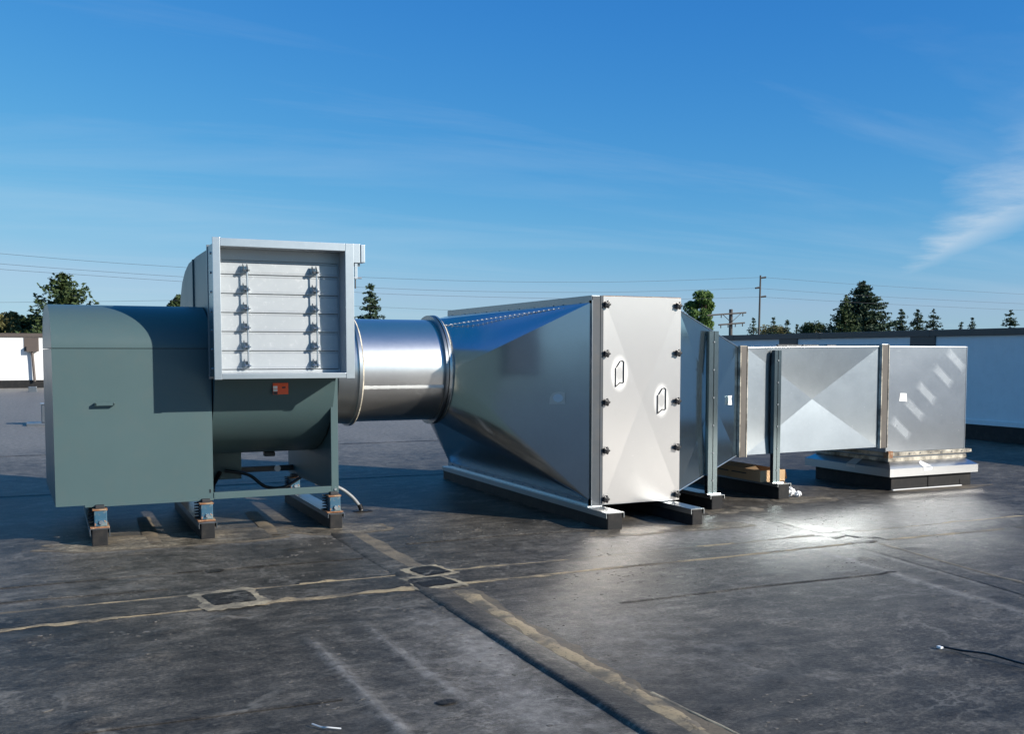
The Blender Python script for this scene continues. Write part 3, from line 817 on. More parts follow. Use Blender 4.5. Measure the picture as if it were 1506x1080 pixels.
def m_door():
    t = NT('door_aluminium')
    big = t.noise(1.3, 4, 0.6); mid = t.noise(14, 6, 0.6)
    c = t.mix(big, (0.44, 0.435, 0.43), (0.49, 0.485, 0.48))
    sc = t.ramp(t.noise(4, 7, 0.75, t.coord((3, 1, 26), rot=(0, 0.12, 0))), [(0.655, 0.0), (0.69, 1.0)])
    loc = t.ramp(t.noise(1.6, 3, 0.5), [(0.46, 0.0), (0.6, 1.0)])
    c = t.mix(t.math('MULTIPLY', sc, t.math('MULTIPLY', loc, 0.7), True), c, (0.93, 0.93, 0.93))
    co = t.n('ShaderNodeTexCoord'); halo = None
    for (hx, hz, rx, rz) in ((4.905, 1.410, .105, .185), (5.375, 1.145, .095, .180)):
        m = t.n('ShaderNodeMapping'); m.vector_type = 'POINT'
        m.inputs['Location'].default_value = (-(hx - 5.15) / rx, 0, -(hz - .16) / rz); m.inputs['Scale'].default_value = (1 / rx, 0, 1 / rz)
        t.l(co.outputs['Object'], m.inputs[0])
        g = t.n('ShaderNodeVectorMath', operation='LENGTH'); t.l(m.outputs[0], g.inputs[0])
        r = t.ramp(g.outputs['Value'], [(0.25, 0.10), (0.60, 0.62), (0.78, 0.38), (1.0, 0.0)])
        halo = r if halo is None else t.math('MAXIMUM', halo, r)
    halo = t.math('MULTIPLY', halo, t.rng(mid, 0.7, 1.1), True)       # paler, rougher ring round the drawn outline
    c = t.mix(halo, c, (0.76, 0.76, 0.75))
    nb = t.bump(t.noise(0.8, 2, .5), .08, .03); r = t.math('ADD', t.rng(mid, 0.19, 0.22), t.math('MULTIPLY', halo, .3))
    t.set(col=c, metal=t.math('SUBTRACT', 0.92, t.math('MULTIPLY', halo, 0.45)), rough=r, nor=nb)
    two_lobe(t, c, r, nb, 0.55, 0.22, 0.70)
    return t.m


M['door'] = m_door()


def cross_panel(name, corners, depth_dir, d, mat, parent, t=.012, div=1):
    """four-cornered sheet with pressed diagonal creases (apex set back by d) and a rim of thickness t"""
    c = [Vector(p) for p in corners]; dd = Vector(depth_dir)
    ctr = (c[0] + c[1] + c[2] + c[3]) / 4
    A, B_, C_, D_ = c       # crossing point of the diagonals
    u = C_ - A; w_ = D_ - B_; r = B_ - A
    uu, ww, uw, ur, wr = u.dot(u), w_.dot(w_), u.dot(w_), u.dot(r), w_.dot(r)
    s_ = (ur * ww - wr * uw) / (uu * ww - uw * uw); ctr = A + u * s_
    v = c + [ctr + dd * d] + [p + dd * t for p in c]
    mb = MB().add(v, [(0, 1, 4), (1, 2, 4), (2, 3, 4), (3, 0, 4), (0, 5, 6, 1), (1, 6, 7, 2), (2, 7, 8, 3), (3, 8, 5, 0), (8, 7, 6, 5)])
    return mb.build(name, mat, parent)


door = cross_panel('access_door', [(BX0 + .006, BY0, BZ0 + .012), (BX1, BY0, BZ0 + .006), (BX1, BY0, BZ1), (BX0 + .006, BY0, BZ1)], (0, 1, 0), .011, 'door', fh, t=.0195)
BX('door_edge', 'dark', door, BX0 - .004, BX0 + .005, BY0 + .004, BY0 + .019, BZ0, BZ1 + .004, bev=0)
BX('door_edge', 'rust', door, BX0, BX1, BY0 + .003, BY0 + .019, BZ1 + .001, BZ1 + .006, bev=0)
for (x, zs) in ((4.752, (2.055, 1.597, 1.142, .686, .226)), (5.545, (2.058, 1.603, 1.138, .688, .226))):
    for z in zs:
        mb = MB(); nseg = 30; v = []
        prof = ((0, .62), (.010, .62), (.013, 1.0), (.030, 1.05), (.038, .90), (.041, .5), (.041, 0.02))
        for yy, rs in prof:
            for k in range(nseg):
                a = 6.28318 * k / nseg + z * 3
                r = .031 * rs * (1 + (.20 * math.cos(5 * a) if rs > .7 else 0))
                v.append((x + r * math.cos(a), BY0 - .002 - yy, z + r * math.sin(a)))
        f = [(j * nseg + k, j * nseg + (k + 1) % nseg, (j + 1) * nseg + (k + 1) % nseg, (j + 1) * nseg + k) for j in range(len(prof) - 1) for k in range(nseg)]
        mb.add(v, f); mb.tube([(x, BY0 + .02, z), (x, BY0 - .048, z)], .008, 8)
        mb.build('knob', 'knob', door, smooth=40)
# two hand-drawn outlines on the door
for ox, oz in ((4.905, 1.410), (5.375, 1.145)):
    q = [(-.045, -.125), (-.045, .050), (-.030, .065), (.005, .115), (.030, .120), (.045, .110), (.045, -.085), (.040, -.090), (.010, -.085), (-.045, -.125)]
    MB().tube([(ox + a, BY0 - .001, oz + b) for a, b in q], .0045, 5).build('drawn_outline', 'knob', door)

# flange frame on the fan side of the box
FX0, FX1 = 4.600, 4.718
BX('corner_flange', 'galv_dark', fh, FX0, FX0 + .006, BY0 - .012, BY0 + .050, BZ0, BZ1 - .04, bev=.001)
BX('corner_flange', 'flange_dark', fh, FX0 + .007, FX1 - .03, BY0 - .006, BY0, BZ0, BZ1 - .005, bev=.001)
BX('corner_flange', 'flange_dark', fh, FX1 - .028, FX1, BY0 - .010, BY0 + .01, BZ0, BZ1 + .004, bev=.002)
tf = BX('top_flange', 'galv_dark', fh, FX0, FX0 + .006, BY0, BY1, BZ1 - .07, BZ1 + .005, bev=.001)
BX('top_flange', 'galv', fh, FX0 + .006, FX1, BY0, BY1, BZ1 - .004, BZ1 + .004, bev=.001)
for k in range(11):
    y = 8.6 + k * .325 + random.uniform(-.06, .06)
    mb = MB(); w = random.uniform(.03, .12)
    mb.box(FX0 - .008, FX0, y - w, y + w, BZ1 - .082 - random.uniform(0, .02), BZ1 - .055, .003)
    mb.build('sealant_dab', 'galv_dark', tf)
BX('bottom_flange', 'galv_trans', fh, FX0, FX0 + .006, BY0, BY1, BZ0, BZ0 + .075, bev=.001)
BX('bottom_flange', 'galv', fh, 4.56, FX1, BY0 - .012, BY1, BZ0 - .003, BZ0 + .003, bev=.001)
for k in range(14):
    y = 8.5 + k * .26
    MB().tube([(FX0, y, BZ0 + .035), (FX0 - .008, y, BZ0 + .035)], .008, 6).build('screw', 'galv_dark', tf)
BX('back_flange', 'galv_trans', fh, FX0, FX1, BY1, BY1 + .006, BZ0, BZ1 - .005, bev=.001)

# square-to-round transition towards the fan
TX, TZ0, TZ1, TY0, TY1 = 4.604, BZ0 + .055, BZ1 - .062, BY0 + .03, BY1 - .03
corn = [(TY0, TZ0), (TY1, TZ0), (TY1, TZ1), (TY0, TZ1)]        # 0 front low, 1 back low, 2 back top, 3 front top
mb = MB(); nq = 24; rx_, rr_ = 3.705, .528
ring = []
for k in range(4 * nq):
    a = 6.28318530718 * k / (4 * nq) - math.pi               # starts at the front (-y), goes down, back, top
    ring.append((rx_, RC[0] + rr_ * math.cos(a), RC[1] + rr_ * math.sin(a)))
ctr_ = Vector((4.2, 10.15, 1.2))
def bulge(q, s_, t_):
    if q < 2: return 0.0
    return -.115 * (1 - t_) * min(1, t_ * 3.5) * math.sin(math.pi * s_)
rows = 7
for q in range(4):                      # q: front->bottom, bottom->back, back->top, top->front, each a rolled corner sheet
    K = Vector((TX, *corn[q])); base = len(mb.v)
    for j in range(rows + 1):
        for k in range(nq + 1):
            P0 = Vector(ring[(q * nq + k) % (4 * nq)]); p_ = P0.lerp(K, j / rows)
            out = Vector((-.25, P0.y - RC[0], P0.z - RC[1])).normalized()
            mb.v.append(tuple(p_ + out * bulge(q, k / nq, j / rows)))
    for j in range(rows):
        for k in range(nq):
            i0 = base + j * (nq + 1) + k
            if j == rows - 1: mb.f.append((i0, i0 + 1, i0 + nq + 1))
            else: mb.f.append((i0, i0 + 1, i0 + nq + 2, i0 + nq + 1))
    nb_ = len(mb.v); mb.v += [ring[((q + 1) * nq) % (4 * nq)], (TX, *corn[(q + 1) % 4]), (TX, *corn[q])]
    mb.f.append((nb_, nb_ + 1, nb_ + 2))
tr = mb.build('round_transition', 'galv_trans', fh, smooth=40)
# riveted lap seams of the transition
def seam_on(p, q, name, n=26, r=.006, parent=tr, mat='tape'):
    p, q = Vector(p), Vector(q); mb = MB()
    mb.tube([p, q], .0035, 5)
    for i in range(n):
        c = p.lerp(q, (i + .5) / n); mb.tube([c + Vector((-.012, 0, 0)), c + Vector((.012, 0, 0))], r * random.uniform(.7, 1.1), 5)
    return mb.build(name, mat, parent)


a = math.pi * .5 + .55
seam_on((rx_ + .03, RC[0] + rr_ * math.cos(a) - .02, RC[1] + rr_ * math.sin(a) + .012), (TX - .12, TY0 + .24, TZ1 - .035), 'lap_seam', 26, .005)
a = math.pi * 1.5 - .62
seam_on((rx_ + .03, RC[0] + rr_ * math.cos(a) - .006, RC[1] + rr_ * math.sin(a) - .006), (TX - .03, TY0 + .05, TZ0 + .02), 'lap_seam', 8, .003, mat='galv_dark')
# label taped on the front triangle of the transition
pl0, pl1 = Vector((rx_, RC[0] - rr_, RC[1])), Vector((TX, TY0, 1.2))
nrm = Vector((pl1.y - pl0.y, -(pl1.x - pl0.x), 0)).normalized()
du = Vector((pl1.x - pl0.x, pl1.y - pl0.y, 0)).normalized(); pc = pl0.lerp(Vector((TX, TY0, 1.2)), .78); pc.z = 1.175
if nrm.y > 0: nrm = -nrm
pc = pc + nrm * .003
mb = MB(); mb.add([pc + du * a_ + Vector((0, 0, b_)) for a_, b_ in ((-.085, -.06), (.085, -.055), (.085, .055), (.02, .06), (-.05, .045), (-.08, .0))], [(0, 1, 2, 3, 4, 5)])
tl = mb.build('taped_label', 'cowl', tr)
mb = MB(); mb.add([pc + nrm * .002 + du * (.055 * math.cos(t_) + .01) + Vector((0, 0, .04 * math.sin(t_))) for t_ in np.linspace(0, 6.1, 18)], [tuple(range(18))])
mb.build('label_print', 'tape', tl)

# rectangular reducer towards the far duct (front sheet is cross-broken)
DY0, DY1, DZB, DZT = 8.93, 10.12, .500, 1.662
RX0, RX1 = 5.62, 6.745
a_lo, a_hi = (RX0, 8.385, .235), (RX0, 8.385, 2.02)
b_lo, b_hi = (RX1, DY0, DZB), (RX1, DY0, DZT)
nn = Vector((-(DY0 - 8.385), RX1 - RX0, 0)).normalized()
rp = cross_panel('reducer_panel', [a_lo, b_lo, b_hi, a_hi], nn, .030, 'galv_blue', fh, t=.034)
mb = MB()
Y1a = 11.95
mb.add([(RX0, 8.39, 2.02), (RX1, DY0 + .002, DZT), (RX1, DY1, DZT), (RX0, Y1a, 2.02), (RX0, 8.39, .235), (RX1, DY0 + .002, DZB), (RX1, DY1, DZB), (RX0, Y1a, .235)],
       [(0, 1, 2, 3), (4, 7, 6, 5), (2, 6, 7, 3)])
mb.build('reducer_body', 'galv_duct', fh)
BX('outlet_flange', 'galv_dark', fh, BX1 + .001, RX0 + .004, 8.36, 11.98, .20, 2.06, bev=.003)
mb = MB(); mb.tube([Vector(a_hi) + Vector((0, -.002, .002)), Vector(b_hi) + Vector((0, -.002, .002))], .006, 6); mb.build('hem', 'alu', rp, smooth=60)
mb = MB(); mb.tube([Vector(a_lo) + Vector((0, -.002, -.002)), Vector(b_lo) + Vector((0, -.002, -.002))], .006, 6); mb.build('hem', 'alu', rp, smooth=60)
px_ = 6.58; py_ = 8.385 + (px_ - RX0) / (RX1 - RX0) * (DY0 - 8.385) - .004
mb = MB(); d_ = Vector((RX1 - RX0, DY0 - 8.385, 0)).normalized(); c_ = Vector((px_, py_ - .004, 1.10))
mb.add([c_ + d_ * a + Vector((0, 0, b)) for a, b in ((-.045, -.045), (.045, -.05), (.04, -.02), (.03, .02), (.045, .05), (-.045, .05), (-.03, .02), (-.035, -.02))], [tuple(range(8))])
mb.build('paper_tag', 'whitepaper', rp)

# ------------------------------------------------------------------ strut posts
def strut(x0, x1, y, z0, z1, label):
    s = thing('strut_post', label, 'post', ((x0 + x1) / 2, y, z0), 'strut posts holding the duct')
    w = x1 - x0; xm = (x0 + x1) / 2
    for (a, b) in ((x0, xm - .004), (xm + .004, x1)):
        t = .005; mb = MB()
        prof = [(a, y + .035), (a, y - .02), (b, y - .02), (b, y + .035), (b - t, y + .035), (b - t, y - .02 + t), (a + t, y - .02 + t), (a + t, y + .035)]
        n = 8; v = [(px, py, z0) for px, py in prof] + [(px, py, z1) for px, py in prof]
        mb.add(v, [(i, (i + 1) % n, n + (i + 1) % n, n + i) for i in range(n)] + [(0, 1, 6, 7), (1, 2, 5, 6), (2, 3, 4, 5), (8, 9, 14, 15), (9, 10, 13, 14), (10, 11, 12, 13)])
        mb.build('channel', 'strut', s)
    for k in range(6):
        z = z0 + .14 + k * (z1 - z0 - .25) / 5
        MB().tube([(xm, y - .019, z), (xm, y - .028, z)], .009, 6).build('bolt', 'galv_dark', s)
    BX('foot_plate', 'galv', s, x0 - .03, x1 + .03, y - .05, y + .07, z0 - .001, z0 + .008, bev=.002)
    return s


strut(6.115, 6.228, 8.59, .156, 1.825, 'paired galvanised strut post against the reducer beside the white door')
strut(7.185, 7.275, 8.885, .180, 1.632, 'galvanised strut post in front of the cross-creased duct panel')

# ------------------------------------------------------------------ rectangular duct
dt = thing('rectangular_duct', 'galvanised rectangular duct with a cross-creased panel', 'duct', (7.8, 9.5, .5))
EX0, EX1 = 6.85, 8.745
cross_panel('front_panel', [(EX0, DY0, .497), (EX1, DY0, .512), (EX1, DY0, 1.676), (EX0, DY0, 1.660)], (0, 1, 0), .040, 'galv_duct', dt, t=.046)
mb = MB(); mb.add([(EX0, DY0 + .048, 1.658), (EX1, DY0 + .048, 1.674), (EX1, DY1, 1.674), (EX0, DY1, 1.658), (EX0, DY0 + .048, .499), (EX1, DY0 + .048, .514), (EX1, DY1, .514), (EX0, DY1, .499)],
                  [(0, 1, 2, 3), (4, 7, 6, 5), (2, 6, 7, 3), (0, 3, 7, 4), (1, 5, 6, 2), (0, 4, 5, 1)])
mb.build('duct_body', 'galv_duct', dt)
fp = [o for o in dt.children if o.name.startswith('front_panel')][0]
MB().tube([(EX0, DY0 - .002, 1.662), (EX1, DY0 - .002, 1.678)], .006, 6).build('top_hem', 'alu', fp, smooth=60)
for k in range(3):
    x = 7.6 + k * .36
    BX('top_clip', 'dark', dt, x, x + .34 - .1 * k, DY0 + .4, DY0 + .43, 1.655, 1.700, bev=.002)


def slip_joint(name_root, x0, x1, z0, z1):
    BX('slip_joint', 'joint', name_root, x0 + .02, x1 - .018, DY0 - .030, DY0 + .035, z0, z1, bev=.004)
    for xc, w in ((x0 + .010, .022), (x1 - .009, .020)):
        mb = MB(); n = 60
        for i in range(n + 1):
            z = z0 + (z1 - z0) * i / n; k = w * (.5 + .45 * fbm(np.array([z]), np.array([xc]), 9, 3, 1)[0])
            mb.v += [(xc - k, DY0 - .006, z), (xc - k * .3, DY0 - .036, z), (xc + k * .3, DY0 - .036, z), (xc + k, DY0 - .006, z)]
        mb.f = [(4 * i + c, 4 * i + c + 1, 4 * i + c + 5, 4 * i + c + 4) for i in range(n) for c in range(3)]
        mb.build('sealant_line', 'caulk', name_root, smooth=50)


slip_joint(dt, 6.745, 6.855, .478, 1.675)
slip_joint(dt, 8.742, 8.865, .500, 1.700)
BX('joint_top', 'caulk', dt, 6.755, 6.845, DY0 - .02, DY1, 1.664, 1.682, bev=.003)
BX('joint_top', 'galv_dark', dt, 8.755, 8.855, DY0 - .02, DY1, 1.68, 1.706, bev=.003)
BX('joint_bottom', 'caulk', dt, 6.755, 6.845, DY0 - .02, DY1, .478, .497, bev=.003)

# ------------------------------------------------------------------ elbow on its curb
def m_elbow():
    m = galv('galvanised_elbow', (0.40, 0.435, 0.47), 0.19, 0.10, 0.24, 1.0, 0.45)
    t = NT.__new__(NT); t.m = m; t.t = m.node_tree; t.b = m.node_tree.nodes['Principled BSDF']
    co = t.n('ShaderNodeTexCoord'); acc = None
    for (hx, hz) in ((9.96, 1.515), (9.76, 1.325), (9.49, 1.13), (9.31, .935), (9.10, .72)):      # five diagonal bands, rougher than the sheet
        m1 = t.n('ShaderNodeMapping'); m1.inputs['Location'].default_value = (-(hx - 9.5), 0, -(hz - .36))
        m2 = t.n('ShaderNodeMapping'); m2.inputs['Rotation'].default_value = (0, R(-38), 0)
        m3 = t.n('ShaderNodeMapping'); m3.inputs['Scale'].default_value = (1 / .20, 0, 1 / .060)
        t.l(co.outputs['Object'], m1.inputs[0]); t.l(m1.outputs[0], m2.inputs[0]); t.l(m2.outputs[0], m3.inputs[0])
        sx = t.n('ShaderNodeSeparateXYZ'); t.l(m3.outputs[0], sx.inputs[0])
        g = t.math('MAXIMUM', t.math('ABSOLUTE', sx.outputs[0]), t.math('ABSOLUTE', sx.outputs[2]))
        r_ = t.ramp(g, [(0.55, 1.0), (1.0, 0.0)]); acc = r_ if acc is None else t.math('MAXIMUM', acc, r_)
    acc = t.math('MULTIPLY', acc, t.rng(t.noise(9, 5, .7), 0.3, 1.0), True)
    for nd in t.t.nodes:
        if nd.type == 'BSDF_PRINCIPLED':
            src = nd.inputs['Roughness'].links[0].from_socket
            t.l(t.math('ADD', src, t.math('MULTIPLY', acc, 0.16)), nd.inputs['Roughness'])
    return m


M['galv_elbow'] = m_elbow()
el = thing('duct_elbow', 'galvanised duct elbow turning down onto the roof curb', 'duct elbow', (9.5, 9.5, .36))
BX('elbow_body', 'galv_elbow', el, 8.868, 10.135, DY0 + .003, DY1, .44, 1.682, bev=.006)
# the row of diagonal rougher bands is in the elbow's own material
eb = el.children[0]
BX('corner_seam', 'alu', eb, 10.133, 10.141, DY0 - .001, DY0 + .012, .44, 1.683, bev=.001)
mb = MB(); mb.add([(9.075, DY0, 1.135), (9.175, DY0, 1.13), (9.185, DY0, 1.03), (9.15, DY0, 1.035), (9.06, DY0, 1.04)], [(0, 1, 2, 3, 4)])
mb.build('paper_tag', 'whitepaper', eb)
fl = BX('base_flange', 'caulk', el, 8.90, 10.20, DY0 - .020, DY1 + .05, .395, .440, bev=.006)
BX('base_flange', 'galv_dark', el, 8.93, 10.17, DY0 + .004, DY1 + .03, .372, .396, bev=.003)
BX('base_flange', 'caulk', el, 8.90, 10.16, DY0 - .012, DY1 + .05, .330, .373, bev=.006)
for k in range(7):
    MB().tube([(9.05 + k * .17, DY0 - .02, .418), (9.05 + k * .17, DY0 - .03, .418)], .008, 6).build('bolt', 'galv_dark', fl)
BX('flange_end', 'caulk', el, 10.15, 10.235, DY0 - .022, DY0 + .02, .40, .436, bev=.004)
BX('flange_corner', 'rust', el, 8.888, 8.96, DY0 - .026, DY0 + .05, .375, .455, bev=.004)

rc = thing('roof_curb', 'black roof curb with bright metal flashing cap under the duct elbow', 'roof curb', (9.5, 9.5, 0))
BX('curb_wall', 'rubber', rc, 8.885, 10.165, 8.85, 10.13, -.02, .20, bev=.006)
lo = (8.805, 10.215, 8.79, 10.24); hi_ = (8.955, 10.105, 8.95, 10.12)
def ringz(q, z): return [(q[0], q[2], z), (q[1], q[2], z), (q[1], q[3], z), (q[0], q[3], z)]
mb = MB(); v = ringz(lo, .168) + ringz(lo, .262) + ringz(hi_, .345) + ringz((lo[0] + .006, lo[1] - .006, lo[2] + .006, lo[3] - .006), .168)
f = [(i, (i + 1) % 4, 4 + (i + 1) % 4, 4 + i) for i in range(4)] + [(4 + i, 4 + (i + 1) % 4, 8 + (i + 1) % 4, 8 + i) for i in range(4)] + [(8, 9, 10, 11)] + [(12, 13, 14, 15)]
mb.add(v, f); cap_ = mb.build('flashing_cap', 'cowl', rc)
# strips of tape on the sloping cap
def cap_tape(x, side, mat):
    mb = MB()
    if side == 'f':
        g = lambda u, t_: (x + u, 8.79 + .16 * t_ - .002, .262 + .083 * t_ + .003)
        mb.add([g(-.03, .62), g(.02, .75), g(.09, .1), g(-.055, -.02), g(-.06, .35)], [(0, 1, 2, 3, 4)])
        mb.add([(x - .055, 8.788, .259), (x + .085, 8.788, .262), (x + .08, 8.788, .225), (x - .05, 8.788, .22)], [(0, 1, 2, 3)])
    else:
        g = lambda u, t_: (8.805 + .15 * t_ - .002, x + u, .262 + .083 * t_ + .003)
        mb.add([g(-.07, .8), g(.07, .8), g(.08, .0), g(-.08, .0)], [(0, 1, 2, 3)])
        mb.add([(8.803, x - .075, .26), (8.803, x + .075, .26), (8.803, x + .07, .225), (8.803, x - .07, .225)], [(0, 1, 2, 3)])
    mb.build('tape_strip', mat, cap_)


cap_tape(9.38, 'f', 'whitepaper'); cap_tape(9.42, 's', 'tape')
BX('membrane_lap', 'rubber', rc, 9.46, 9.475, 8.842, 8.85, 0, .185, bev=.002)
BX('drain_notch', 'knob', rc, 9.985, 9.998, 8.843, 8.8495, .01, .085, bev=0)
BX('sealant_bead', 'tape', rc, 8.9, 10.0, 8.83, 8.852, .0, .016, bev=.004)
blob('pad_adhesive', 9.6, 8.78, .75, .14, 'glue_thin', 0.004, 0.2, 0, 3, seed=8.8)

# ------------------------------------------------------------------ loose things
cbx = thing('cardboard_box', 'flat open cardboard box lying on the sleeper behind the strut post', 'box', (7.27, 9.6, .178))
x0, x1, y0, y1, z0, z1 = 7.12, 7.46, 9.00, 10.05, .179, .305
for (nm, a) in (('bottom', (x0, x1, y0, y1, z0, z0 + .005)), ('front_side', (x0, x1, y0, y0 + .006, z0 + .005, z1)), ('back_side', (x0, x1, y1 - .006, y1, z0 + .005, z1)),
                ('long_side', (x0, x0 + .006, y0 + .006, y1 - .006, z0 + .005, z1)), ('long_side', (x1 - .006, x1, y0 + .006, y1 - .006, z0 + .005, z1))):
    BX(nm, 'card', cbx, *a, bev=0)
mb = MB(); mb.add([(x0, y0, z1), (x0, y1, z1), (x0 + .15, y1 - .03, z1 + .035), (x0 + .15, y0 + .3, z1 + .03)], [(0, 1, 2, 3)]); mb.build('flap', 'card', cbx)
mb = MB(); mb.add([(x1, y0, z1), (x1, y1, z1), (x1 + .05, y1, z1 - .10), (x1 + .055, y0 + .03, z1 - .11)], [(0, 1, 2, 3)]); mb.build('flap', 'card', cbx)
for k in range(2): BX('print_line', 'knob', cbx, x0 - .0015, x0, 9.25 + k * .33, 9.52 + k * .33, .245, .258, bev=0)


def crumple(cx_, cy_, r, seed):
    bm = bmesh.new(); bmesh.ops.create_icosphere(bm, subdivisions=3, radius=r)
    for q in bm.verts:
        d = mnoise.noise(q.co * (2.4 / r) + Vector((seed, 0, 0))) * .45 + mnoise.noise(q.co * (6 / r)) * .18
        q.co *= 1 + d; q.co.z *= .8
    zmin = min(q.co.z for q in bm.verts); bm.verts.index_update()
    mb = MB().add([(q.co.x + cx_, q.co.y + cy_, q.co.z - zmin + .005) for q in bm.verts], [[q.index for q in f.verts] for f in bm.faces]); bm.free()
    return mb


p = crumple(7.47, 8.93, .062, 3.0).build('crumpled_paper', 'whitepaper', None, org=(7.47, 8.93, 0))
mark(p, 'larger ball of crumpled white paper against the sleeper end', 'paper')
p = crumple(7.545, 8.88, .040, 8.0).build('crumpled_paper', 'whitepaper', None, org=(7.545, 8.88, 0))
mark(p, 'smaller scrap of crumpled white paper beside the larger ball', 'paper')
st = MB().tube(curve_pts([(4.35, 3.95, .018), (4.40, 3.86, .014), (4.43, 3.72, .03), (4.47, 3.58, .022), (4.52, 3.40, .016)]), .006, 6).build('loose_cable', 'knob', None, smooth=60, org=(4.4, 3.7, 0))
mark(st, 'black loose strip with a white end lying on the open roof', 'strip')
BX('white_end', 'whitepaper', st, 4.332, 4.358, 3.935, 3.965, .008, .020, bev=.004)
for (x, y, s_) in ((1.02, 4.18, .05),):
    q = MB().tube(curve_pts([(x - .03, y + .05, .014), (x, y, .012), (x + .02, y - .03, .018), (x + .07, y - .05, .012)]), .004, 5).build('string_scrap', 'tape', None, smooth=60, org=(x, y, 0))
    mark(q, 'small curl of pale string lying on the open roof', 'string')

# peeling flakes and grit: far too many to count
mb = MB(); rg = np.random.default_rng(5); cl = [(rg.uniform(-.8, 8.5), rg.uniform(3.4, 8.6), rg.uniform(.1, .5)) for _ in range(60)]
px_l = []; 
for i in range(900):
    if i < 650: c = cl[rg.integers(60)]; x, y = c[0] + rg.normal(0, c[2]), c[1] + rg.normal(0, c[2] * .5)
    else: x, y = rg.uniform(-1, 9), rg.uniform(3.2, 9.2)
    px_l.append((x, y, rg.uniform(.003, .011) * (1.8 if rg.random() < .06 else 1), rg.uniform(0, 3.14)))
HZ = roof_h(np.array([p[0] for p in px_l]), np.array([p[1] for p in px_l]))
for (x, y, r, a0), h in zip(px_l, HZ):
    n = 6; top = []; bot = []
    for k in range(n):
        a = a0 + 6.283 * k / n; rr = r * rg.uniform(.5, 1.2)
        top.append((x + math.cos(a) * rr * 1.5, y + math.sin(a) * rr, h + .0012 + rg.uniform(0, .0012))); bot.append((x + math.cos(a) * rr * 1.5, y + math.sin(a) * rr, h - .004))
    mb.add(top + bot, [tuple(range(n))] + [(k, (k + 1) % n, n + (k + 1) % n, n + k) for k in range(n)])
fk = mb.build('roof_grit', 'grit')
mark(fk, 'pale flakes and grit scattered over the roof membrane', kind='stuff')

# ------------------------------------------------------------------ background: ground, trees, poles, wires
g = MB().add([(-2500, -2500, -6), (2500, -2500, -6), (2500, 2500, -6), (-2500, 2500, -6)], [(0, 1, 2, 3)]).build('ground', 'ground')
mark(g, kind='structure')
FW = Vector((math.sin(YAW) * math.cos(PITCH), math.cos(YAW) * math.cos(PITCH), -math.sin(PITCH))); RT = Vector((math.cos(YAW), -math.sin(YAW), 0)); UP = RT.cross(FW)


def at(px, py, Y):
    d = RT * ((px - 753) / F_PX) - UP * ((py - CY_PX) / F_PX) + FW
    return Vector((0, 0, CAM_Z)) + d * (Y / d.y)


def leaf_mesh(pts, size, rng, flat=0.5, down=None):
    n = len(pts); k = 3
    c = np.repeat(np.asarray(pts), k, 0); m = len(c)
    u = rng.normal(size=(m, 3)); u[:, 2] *= flat; u /= np.linalg.norm(u, axis=1)[:, None]
    w = rng.normal(size=(m, 3)); w -= (w * u).sum(1)[:, None] * u; w /= np.linalg.norm(w, axis=1)[:, None]
    s = (size * rng.uniform(.6, 1.4, m))[:, None]; o = c + rng.normal(scale=size * .35, size=(m, 3))
    v = np.stack([o - u * s, o + u * s * .2 + w * s * .5, o + u * s, o + u * s * .1 - w * s * .45], 1).reshape(-1, 3)
    f = np.arange(m * 4).reshape(m, 4)
    return v, f


def tree_obj(root, v, f, mat):
    me = bpy.data.meshes.new('crown'); o0 = ORG[root.name]
    me.from_pydata((v - np.array(o0)).tolist(), [], f.tolist()); me.materials.append(M[mat])
    o = bpy.data.objects.new('crown', me); COL.objects.link(o); o.parent = root; return o


def conifer(px, py, Y, width_px, label, mat='fir', seed=1, bare=0.0, shape=0.85, dens=1.0, group='conifers beyond the roof edge', droop=.25):
    """tip at pixel (px,py); width of the crown at the wall line"""
    rng = np.random.default_rng(seed); tip = at(px, py, Y); scale = (tip - Vector((0, 0, CAM_Z))).dot(FW) / F_PX
    base = Vector((tip.x, Y, -6.0)); H = tip.z + 6
    root = thing('conifer_tree', label, 'tree', base, group)
    MB().tube([base - Vector((0, 0, .3)), base.lerp(tip, .5), tip - Vector((0, 0, H * .02))], [H * .018, H * .011, .02], 8).build('trunk', 'bark', root, smooth=60)
    vis = tip.z - 3.2; rmax = width_px * scale / 2
    pts = []; lev = int(H * 2.9 * dens)
    for i in range(lev):
        t = (i + rng.uniform(0, .8)) / lev                      # 0 tip .. 1 base
        drop = t * H * .93
        r = rmax * min(1.45, (drop / max(vis, .5)) ** shape) + .12
        nb = int(5 + 4 * min(1, r / 2))
        for b in range(nb):
            if rng.random() < bare: continue
            a = rng.uniform(0, 6.283); rl = r * rng.uniform(.62, 1.16)
            ns = max(4, int(rl / (.095 / dens ** .5)))
            for k in range(ns):
                q = (k + rng.uniform(.3, 1)) / ns
                sp = .10 + .13 * rl * q * (1 - q * .5)
                pts.append((tip.x + math.cos(a) * rl * q + rng.normal(0, sp * .6), Y + math.sin(a) * rl * q + rng.normal(0, sp * .6),
                            tip.z - drop - rl * q * droop + rl * max(0, q - .7) * .5 + rng.normal(0, .08)))
    v, f = leaf_mesh(np.array(pts), .135 + .006 * rmax, rng, .45)
    tree_obj(root, v, f, mat)
    return root


